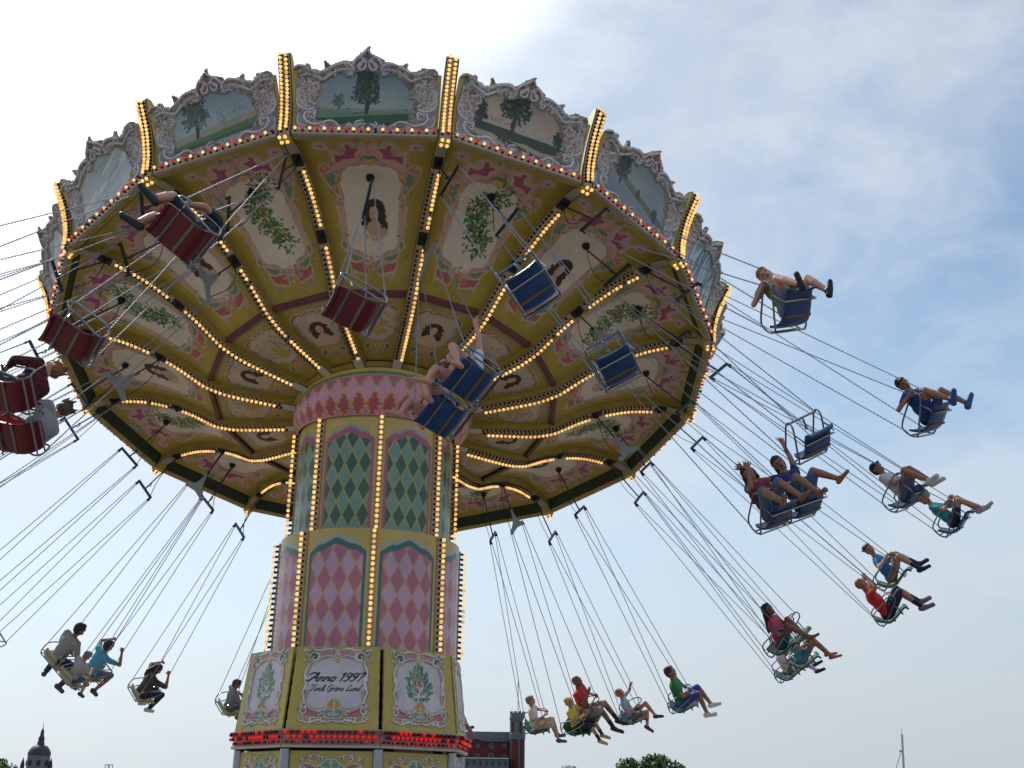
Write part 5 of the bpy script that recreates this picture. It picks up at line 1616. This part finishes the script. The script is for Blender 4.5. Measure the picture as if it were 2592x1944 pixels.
rider('m3', 'barefoot woman in navy top throwing both arms up', dx=-.26, sc=.95, skin='tan', shirt=(40, 44, 96), short=(82, 110, 142), shoe=None, hair=(58, 44, 48), hairstyle='pony', leg=.9, sleeve=.35, thigh=(22, 20), spread=(16, 8), shin=(22, 8), lean=-26, head=(40, 0), armL='up', armR='wide', vox=.012, female=True, mouth=True, look=0.85)
rider('m5', 'barefoot girl in pink top with long dark hair and a camera', dx=.26, sc=.92, skin='brown', shirt=(204, 46, 92), short=(52, 84, 104), shoe=None, hair=(34, 26, 40), hairstyle='long', leg=.45, sleeve=0, thigh=(38, 26), spread=(4, 12), shin=(8, 28), lean=-24, head=(-20, 4), armL='lap', armR='lap', vox=FAR, female=True, extra=camera_in_hand)
rider('b5.5', 'barefoot woman in turquoise top, legs stretched to the right', sc=.96, skin='tan', shirt=(60, 164, 180), short=(70, 130, 150), shoe=None, hair=(70, 48, 40), hairstyle='pony', leg=.5, sleeve=.3, thigh=(24, 20), spread=(4, 6), shin=(6, 10), lean=-10, head=(0, 4), vox=FAR, female=True)
rider('b6.5', 'man in green shirt and blue shorts with white shoes', sc=1.0, skin='tan', shirt=(36, 124, 72), short=(44, 74, 166), shoe=(214, 214, 220), hair=(58, 38, 40), leg=.95, thigh=(14, 10), spread=(6, 12), shin=(10, -4), lean=-10, head=(-8, 2), armL='lap', armR='lap', vox=FAR, foot=-8)
rider('m7', 'man in red shirt and beige shorts on the double swing', dx=-.26, sc=1.02, skin='brown', shirt=(190, 36, 48), short=(166, 156, 144), shoe=(52, 44, 56), hair=(70, 48, 48), hairstyle='bald', leg=.95, thigh=(10, 8), spread=(2, 6), shin=(22, 20), lean=-4, head=(10, 8), armL='frame', armR='none', sock=(34, 34, 48), vox=FAR, foot=-18)
rider('m7', 'small boy in yellow shirt beside the man in red', dx=.26, sc=.80, skin='fair', shirt=(212, 198, 84), short=(40, 42, 62), shoe=(196, 174, 108), hair=(196, 172, 120), leg=.98, thigh=(4, 2), spread=(4, 4), shin=(14, 16), lean=0, head=(0, 6), armL='bar', armR='bar', sock=(46, 48, 66), vox=FAR, foot=-20)
rider('b7.5', 'child in cream shirt and beige shorts with blue shoes', sc=.86, skin='pink', shirt=(220, 212, 200), short=(198, 182, 160), shoe=(70, 88, 124), hair=(150, 112, 84), leg=.97, thigh=(0, -2), spread=(6, 4), shin=(6, 10), lean=-2, head=(6, 6), vox=FAR, foot=-8)
rider('o-8', 'long-haired rider half hidden behind the right edge of the base', sc=.9, skin='tan', shirt=(150, 140, 136), short=(110, 56, 66), shoe=(60, 44, 52), hair=(90, 68, 52), hairstyle='long', thigh=(4, 8), spread=(20, 24), shin=(20, 30), lean=10, head=(60, -30), vox=FAR)
rider('b-6.5', 'child in grey shirt beside the left edge of the base', sc=.86, skin='tan', shirt=(126, 130, 140), short=(84, 88, 100), shoe=(60, 60, 70), hair=(58, 44, 48), thigh=(2, 4), spread=(4, 4), shin=(0, 6), lean=4, head=(-10, 4), vox=FAR)
rider('o-6', 'girl in dark checked shirt and leggings with white shoes', sc=.96, skin='tan', shirt=(80, 72, 66), smat=M_plaid2, short=(40, 42, 60), shoe=(196, 196, 204), hair=(40, 34, 46), hairstyle='pony', leg=1.95, sleeve=.9, thigh=(2, 6), spread=(6, 6), shin=(-24, -16), lean=-4, head=(-10, 8), armL='chain', armR='chain', vox=FAR, female=True, foot=-4)
rider('b-5.5', 'man in turquoise shirt gripping both chains at lower left', sc=.98, skin='tan', shirt=(70, 166, 196), short=(104, 108, 124), shoe=(46, 50, 66), hair=(50, 42, 54), leg=.95, thigh=(0, 2), spread=(14, 8), shin=(-26, -20), lean=0, head=(-14, 10), armL='chain', armR='chain', vox=FAR, foot=-26)
rider('m-5', 'dark-haired man in striped shirt and jeans at lower left', dx=-.26, sc=1.02, skin='brown', shirt=(150, 140, 140), smat=M_stripe, short=(46, 60, 88), shoe=(70, 82, 96), hair=(34, 34, 52), leg=1.98, sleeve=.7, thigh=(-12, -8), spread=(30, 18), shin=(-18, -14), lean=-4, head=(-20, 12), armL='lap', armR='bar', vox=FAR, foot=-20)
rider('m-5', 'small child with cropped hair beside the striped-shirt man', dx=.26, sc=.74, skin='fair', shirt=(176, 172, 176), short=(90, 96, 110), shoe=(60, 66, 84), hair=(128, 112, 110), thigh=(6, 6), spread=(6, 6), shin=(10, 12), lean=0, head=(-10, 10), vox=FAR)
rider('m-1', 'rider in red and black plaid shirt at the left edge', dx=-.26, sc=.98, skin='fair', shirt=(110, 26, 36), smat=M_plaid, short=(44, 48, 70), shoe=(40, 40, 50), hair=(126, 84, 54), hairstyle='messy', leg=1.9, sleeve=1.5, thigh=(18, 20), spread=(8, 10), shin=(30, 36), lean=6, head=(30, 0), armL='bar', armR='bar', vox=.013)
rider('m-1', 'rider in grey shirt and red shorts at the left edge', dx=.26, sc=.98, skin='tan', shirt=(152, 156, 166), short=(206, 32, 40), shoe=(40, 40, 50), hair=(84, 56, 40), hairstyle='messy', leg=.95, thigh=(20, 22), spread=(8, 10), shin=(30, 36), lean=10, head=(-40, 0), armL='bar', armR='bar', vox=.013, glasses=True)
rider('o0', 'rider in dark clothes with bare knees and black shoes, upper left', sc=.98, skin='fair', shirt=(34, 36, 50), short=(32, 34, 48), shoe=(18, 18, 26), hair=(30, 26, 30), leg=.8, thigh=(34, 30), spread=(8, 10), shin=(10, 4), lean=14, head=(30, -10), armL='bar', armR='bar', vox=.012, foot=10)
rider('m1', 'girl in white top reaching one arm up before the canopy', dx=-.26, sc=.9, skin='pink', shirt=(206, 206, 216), short=(50, 54, 90), shoe=None, hair=(110, 76, 56), hairstyle='pony', leg=.4, sleeve=.1, thigh=(30, 20), spread=(10, 14), shin=(-6, 20), lean=6, head=(-30, 0), armL='up', armR='bar', vox=.011, female=True)
rider('m1', 'girl in striped top waving beside the column collar', dx=.26, sc=.9, skin='pink', shirt=(206, 206, 216), smat=stripe_mat('thin_striped_cloth', (40, 40, 60), (210, 208, 214), 22), short=(60, 62, 90), shoe=None, hair=(92, 58, 44), hairstyle='long', leg=.4, sleeve=.2, thigh=(28, 18), spread=(14, 8), shin=(0, 20), lean=6, head=(30, 0), armL='up', armR='out', vox=.011, female=True)

from mathutils import noise as mnoise
dg = bpy.context.evaluated_depsgraph_get()
for ob in pend:
    ev = ob.evaluated_get(dg)
    me = bpy.data.meshes.new_from_object(ev, depsgraph=dg)
    old = ob.data
    ob.modifiers.clear()
    me.polygons.foreach_set('use_smooth', [True] * len(me.polygons))
    amp, fq = {'shi': (.007, 13), 'sho': (.006, 14), 'tro': (.006, 14), 'jac': (.012, 12), 'hai': (.012, 34), 'cap': (0, 1)}.get(ob.name[:3], (0, 1))
    if amp:
        nv_ = len(me.vertices); co = np.empty(nv_ * 3, np.float32); me.vertices.foreach_get('co', co); co = co.reshape(-1, 3)
        no = np.empty(nv_ * 3, np.float32); me.vertices.foreach_get('normal', no); no = no.reshape(-1, 3)
        of = Vector((sum(map(ord, ob.name)) % 97, 3.1, 7.7))
        st = Vector((1, 1, .45)) if ob.name[:3] != 'hai' else Vector((1.4, .5, 1))
        dn = np.array([mnoise.noise(Vector((p[0] * st.x, p[1] * st.y, p[2] * st.z)) * fq + of) for p in co.tolist()], np.float32)
        me.vertices.foreach_set('co', (co + no * (dn * amp)[:, None]).ravel()); me.update()
    ob.data = me; me.name = old.name
    bpy.data.meshes.remove(old)

# ------------------------------------------------------------------ beyond the ride
CAMR = cam.matrix_world.to_3x3()
def at(px, py, y):
    """point at forward distance y seen at photo pixel (px, py)"""
    d = CAMR @ Vector(((px - 1296) / 2920, -(py - 972) / 2920, -1.0))
    return Vector((0, 0, EYE)) + d * (y / d.y)
# church
Y0 = 420.0
M_copper = mat('dark_copper', (44, 50, 66), .6, vary=.2, scale=.4)
M_stone = mat('grey_stone', (104, 108, 116), .8, vary=.15, scale=.3)
cpos = at(92, 1960, Y0); tipz = at(103, 1832, Y0).z
u_ = Y0 / 2920 * 1.02            # metres per photo pixel there
church = empty('church', (cpos.x, Y0, 0)); tag(church, 'grey domed church tower with a tall spire on the horizon at left', 'church')
cx, cz = cpos.x, at(92, 1944, Y0).z
Mc = Matrix.Translation((cx, Y0, 0))
def zc(py): return at(94, py, Y0).z
w = MB(); w.lathe([(0, 0), (27 * u_, 0), (27 * u_, zc(1915)), (26 * u_, zc(1912)), (0, zc(1912))], 8); w.build('tower_wall', M_stone, church, Mc)
d = MB(); d.lathe([(26.5 * u_, zc(1912)), (26 * u_, zc(1905)), (22 * u_, zc(1896)), (16 * u_, zc(1888)), (9 * u_, zc(1886)), (8 * u_, zc(1880)), (6.5 * u_, zc(1872)), (8 * u_, zc(1870)), (4.5 * u_, zc(1862)), (3.6 * u_, zc(1850)), (1.0 * u_, zc(1843)), (.5 * u_, zc(1835)), (.35 * u_, zc(1828))], 12)
dome = d.build('dome', M_copper, church, Mc, True)
for a in range(8):
    wb = MB(); wb.box((26.2 * u_, 0, zc(1932)), 2 * u_, 7 * u_, 11 * u_); wb.build('window', M_black, church, Mc @ Matrix.Rotation(a * math.pi / 4 + math.pi / 8, 4, 'Z'))
for sx in (-36, 30):
    t = MB(); t.lathe([(0, 0), (5 * u_, 0), (5 * u_, zc(1936)), (3.2 * u_, zc(1928)), (.4 * u_, zc(1918))], 8, cx=sx * u_); t.build('pinnacle', M_copper, church, Mc, True)

# brick castle
Yc = 130.0
uc = Yc / 2920 * .995
M_brick = mat('dark_red_brick', (92, 40, 38), .85, vary=.2, scale=1.5, bump=.3)
M_slate = mat('grey_green_render', (90, 102, 110), .8, vary=.15, scale=1.0)
M_pane = mat('window_glass', (44, 52, 62), .15, vary=.1)
xr, xl = at(1328, 1900, Yc).x, at(1180, 1900, Yc).x
def zk(py): return at(1270, py, Yc).z
castle = empty('castle', (at(1270, 1900, Yc).x, Yc, 0)); tag(castle, 'red brick castle with battlements and round corner turret right of the ride', 'castle')
xt = at(1309, 1900, Yc).x; rt = 18.5 * uc
Mt = Matrix.Translation((xt, Yc, 0))
t = MB(); t.lathe([(0, 0), (rt, 0), (rt, zk(1872))], 20); t.build('turret_wall', M_brick, castle, Mt, True)
t = MB(); t.lathe([(rt, zk(1872)), (rt * 1.07, zk(1871)), (rt * 1.07, zk(1858)), (rt, zk(1857)), (rt * .96, zk(1856)), (rt * .96, zk(1826))], 20)
t.lathe([(rt * .96, zk(1826)), (rt * 1.04, zk(1823)), (rt * 1.06, zk(1815)), (rt * 1.0, zk(1814)), (rt * 1.0, zk(1805)), (rt * .85, zk(1805)), (rt * .85, zk(1812)), (0, zk(1812))], 20)
t.build('turret_crown', M_slate, castle, Mt, True)
for i in range(10):
    a = i * 2 * math.pi / 10
    m = MB(); m.box((rt * .96, 0, zk(1803)), rt * .12, rt * .36, 4 * uc); m.build('merlon', M_slate, castle, Mt @ Matrix.Rotation(a, 4, 'Z'))
    if i % 2 == 0:
        m = MB(); m.box((rt * .94, 0, zk(1841)), rt * .12, rt * .42, 26 * uc); m.build('brick_inset', M_brick, castle, Mt @ Matrix.Rotation(a + .2, 4, 'Z'))
for a in (-2.5, -1.35, -.45):
    m = MB(); m.box((rt * 1.0, 0, zk(1915)), rt * .10, rt * .16, 88 * uc); m.build('pilaster', M_slate, castle, Mt @ Matrix.Rotation(a, 4, 'Z'))
wl, wr_ = xl - 6, xt - rt * .8
m = MB(); m.box(((wl + wr_) / 2, Yc + 2.2, zk(1876) / 2), wr_ - wl, 3, zk(1876)); m.build('wall', M_brick, castle)
m = MB(); m.box(((wl + wr_) / 2, Yc + 2.1, (zk(1876) + zk(1852)) / 2), wr_ - wl, 3.5, zk(1852) - zk(1876)); m.build('parapet', M_slate, castle)
nx = int((wr_ - wl) / (8 * uc))
for i in range(nx):
    x = wl + (i + .5) * (wr_ - wl) / nx
    m = MB(); m.box((x, Yc + .5, zk(1873)), 4 * uc, .4, 8 * uc); m.build('corbel', M_slate, castle)
for (px, py, w_, h_) in ((1210, 1888, 7, 10), (1244, 1888, 10, 13), (1278, 1888, 8, 11), (1209, 1917, 10, 14), (1243, 1916, 15, 15), (1277, 1917, 11, 13)):
    c = at(px, py, Yc + .70)
    fr = MB(); n = 20
    fr.tube([Vector((c.x + w_ / 2 * uc * math.cos(2 * math.pi * i / n), Yc + .66, c.z + h_ / 2 * uc * math.sin(2 * math.pi * i / n))) for i in range(n)], .09, 5, closed=True)
    wn_ = fr.build('window', M_slate, castle)
    g = MB(); g.prism([(c.x + w_ / 2 * uc * math.cos(2 * math.pi * i / n), c.z + h_ / 2 * uc * math.sin(2 * math.pi * i / n)) for i in range(n)], -.68 - Yc, -.64 - Yc, Matrix.Rotation(R(90), 4, 'X')); g.build('pane', M_pane, wn_)
bx = at(1288, 1930, Yc - 3).x
m = MB(); m.box(((wl + bx) / 2, Yc - .9, zk(1942)), bx - wl, 3.4, zk(1925) - zk(1960)); m.build('balcony', M_slate, castle)
for i in range(16):
    x = wl + (i + .5) * (bx - wl) / 16
    m = MB(); m.box((x, Yc - 2.66, zk(1934)), .10, .12, zk(1928) - zk(1940)); m.build('balcony_slot', M_black, castle)
m = MB(); m.box(((wl + bx) / 2, Yc - .9, zk(1924.5) + .1), bx - wl, 3.6, .1); m.build('balcony_rail', M_white, castle)
fp = at(1311, 1804, Yc); fl = empty('flagpole', (fp.x, Yc, zk(1812))); tag(fl, 'thin flagpole with a small dark flag on the castle turret', 'flagpole')
m = MB(); m.tube([(fp.x, Yc, zk(1812)), (fp.x, Yc, zk(1718))], .05, 6); m.build('pole', M_white, fl)
m = MB()
gv = [(fp.x - .02 - .34 * i / 6 * uc * 3.2, Yc + .06 * math.sin(i * 1.4), zk(1722 + j * 10 + i * 1.8)) for i in range(7) for j in range(2)]
m.add(gv, [(2 * i, 2 * i + 2, 2 * i + 3, 2 * i + 1) for i in range(6)]); m.build('flag', mat('dark_flag', (44, 58, 62), .9), fl)

# trees
leafm = [mat('leaf_green_%d' % i, c, .6, vary=.25, scale=.8) for i, c in enumerate([(72, 96, 46), (56, 80, 40), (88, 110, 54)])]
M_bark = mat('bark', (84, 68, 54), .9, vary=.2, scale=3, bump=.4)
def tree(px, ptop, pw, Y, label, n=2600, seed=1):
    rg = np.random.default_rng(seed)
    c = at(px, ptop, Y); H_ = c.z; Wd = pw * Y / 2920 / 2
    root = empty('tree', (c.x, Y, 0)); tag(root, label, 'tree', 'trees beyond the ride')
    tr = MB(); tr.tube([(c.x, Y, 0), (c.x + .05, Y, H_ * .25), (c.x - .08, Y, H_ * .5), (c.x, Y, H_ * .78)], [H_ * .035, H_ * .028, H_ * .018, H_ * .006], 8)
    for i in range(9):
        a = rg.random() * 6.28; z = H_ * (.25 + .5 * rg.random()); q = Wd * (.5 + .4 * rg.random())
        tr.tube([(c.x, Y, z), (c.x + q * .5 * math.cos(a), Y + q * .5 * math.sin(a), z + H_ * .08), (c.x + q * math.cos(a), Y + q * math.sin(a), z + H_ * .14)], [H_ * .012, H_ * .008, H_ * .003], 5)
    tr.build('trunk', M_bark, root)
    cen = []
    for i in range(26):
        a = rg.random() * 6.28; z = rg.random(); q = math.sqrt(rg.random()) * Wd * .78 * math.sqrt(max(.12, 1 - (2 * z - .9) ** 2 * .8))
        cen.append((c.x + q * math.cos(a), Y + q * math.sin(a), H_ * (.30 + .60 * z), Wd * (.22 + .16 * rg.random())))
    cen.append((c.x, Y, H_ * .86, Wd * .3))
    vs, fs, mi = [], [], []
    for i in range(n):
        cx_, cy_, cz_, rr = cen[rg.integers(len(cen))]
        v_ = rg.standard_normal(3); v_ /= np.linalg.norm(v_); p = np.array((cx_, cy_, cz_)) + v_ * rr * (.55 + .5 * rg.random())
        if p[2] > H_: p[2] = H_ - rg.random() * .3
        s = Wd * (.05 + .045 * rg.random()); a = rg.standard_normal(3); a /= np.linalg.norm(a); b = np.cross(a, v_ + .4 * rg.standard_normal(3)); b /= np.linalg.norm(b) + 1e-9
        o_ = len(vs)
        vs += [tuple(p - a * s), tuple(p + b * s * .55), tuple(p + a * s), tuple(p - b * s * .55)]; fs.append((o_, o_ + 1, o_ + 2, o_ + 3)); mi.append(int(rg.integers(3)))
    me = bpy.data.meshes.new('crown'); me.from_pydata(vs, [], fs)
    for m in leafm: me.materials.append(m)
    me.polygons.foreach_set('material_index', mi)
    obj('crown', me, root)
tree(1672, 1909, 150, 120, 'round leafy tree, tallest of the green clump at bottom right', 4200, 2)
tree(1590, 1919, 120, 118, 'broad leafy tree at the left end of the green clump', 3600, 3)
tree(1440, 1926, 60, 150, 'small sparse tree top between the swings and the clump', 900, 4)
tree(1813, 1939, 44, 160, 'tiny tree top just showing right of the green clump', 700, 5)
tree(-5, 1921, 110, 200, 'dark tree at the bottom left corner', 2600, 6)
# white mast with a stay
Ym = 140.0; um = Ym / 2920
a_, b_ = at(2288, 1960, Ym), at(2283, 1858, Ym)
mast = empty('mast', (a_.x, Ym, 0)); tag(mast, 'pale tubular mast with a slanting stay at the bottom right', 'mast')
dz = (b_ - a_) / (b_.z - a_.z)
M_mast = mat('pale_mast_paint', (176, 180, 190), .5, vary=.06)
m = MB(); m.tube([a_ - dz * a_.z, b_], [3.6 * um, 2.6 * um], 12); m.build('pole', M_mast, mast, None, True)
m = MB(); m.tube([at(2281, 1902, Ym), at(2262, 1965, Ym)], .035, 5); m.build('stay', M_dsteel, mast)
m = MB(); m.tube([b_ - dz * .05, at(2281.5, 1845, Ym)], .02, 5); m.build('aerial', M_dsteel, mast)
m = MB(); m.box(tuple(at(2280, 1901, Ym)), .3, .15, .15); m.build('bracket', M_dsteel, mast)
# far rooftop frame
Yf = 260.0
fr = empty('roof_frame', (at(274, 1944, Yf).x, Yf, 0)); tag(fr, 'thin grey frame standing up on the horizon left of the ride', 'frame')
for j, px in enumerate((264, 273, 276, 284)):
    m = MB(); p = at(px - (2 if j == 0 else 0), 1960, Yf); q = at(px + (2 if j == 0 else 0) + 1, 1936, Yf); m.tube([(p.x, Yf, 0), (p.x, Yf, p.z), q], .09, 5); m.build('upright', M_plate, fr)
m = MB(); m.tube([at(267, 1936, Yf), at(285, 1936, Yf)], .1, 5); m.build('top_rail', M_plate, fr)
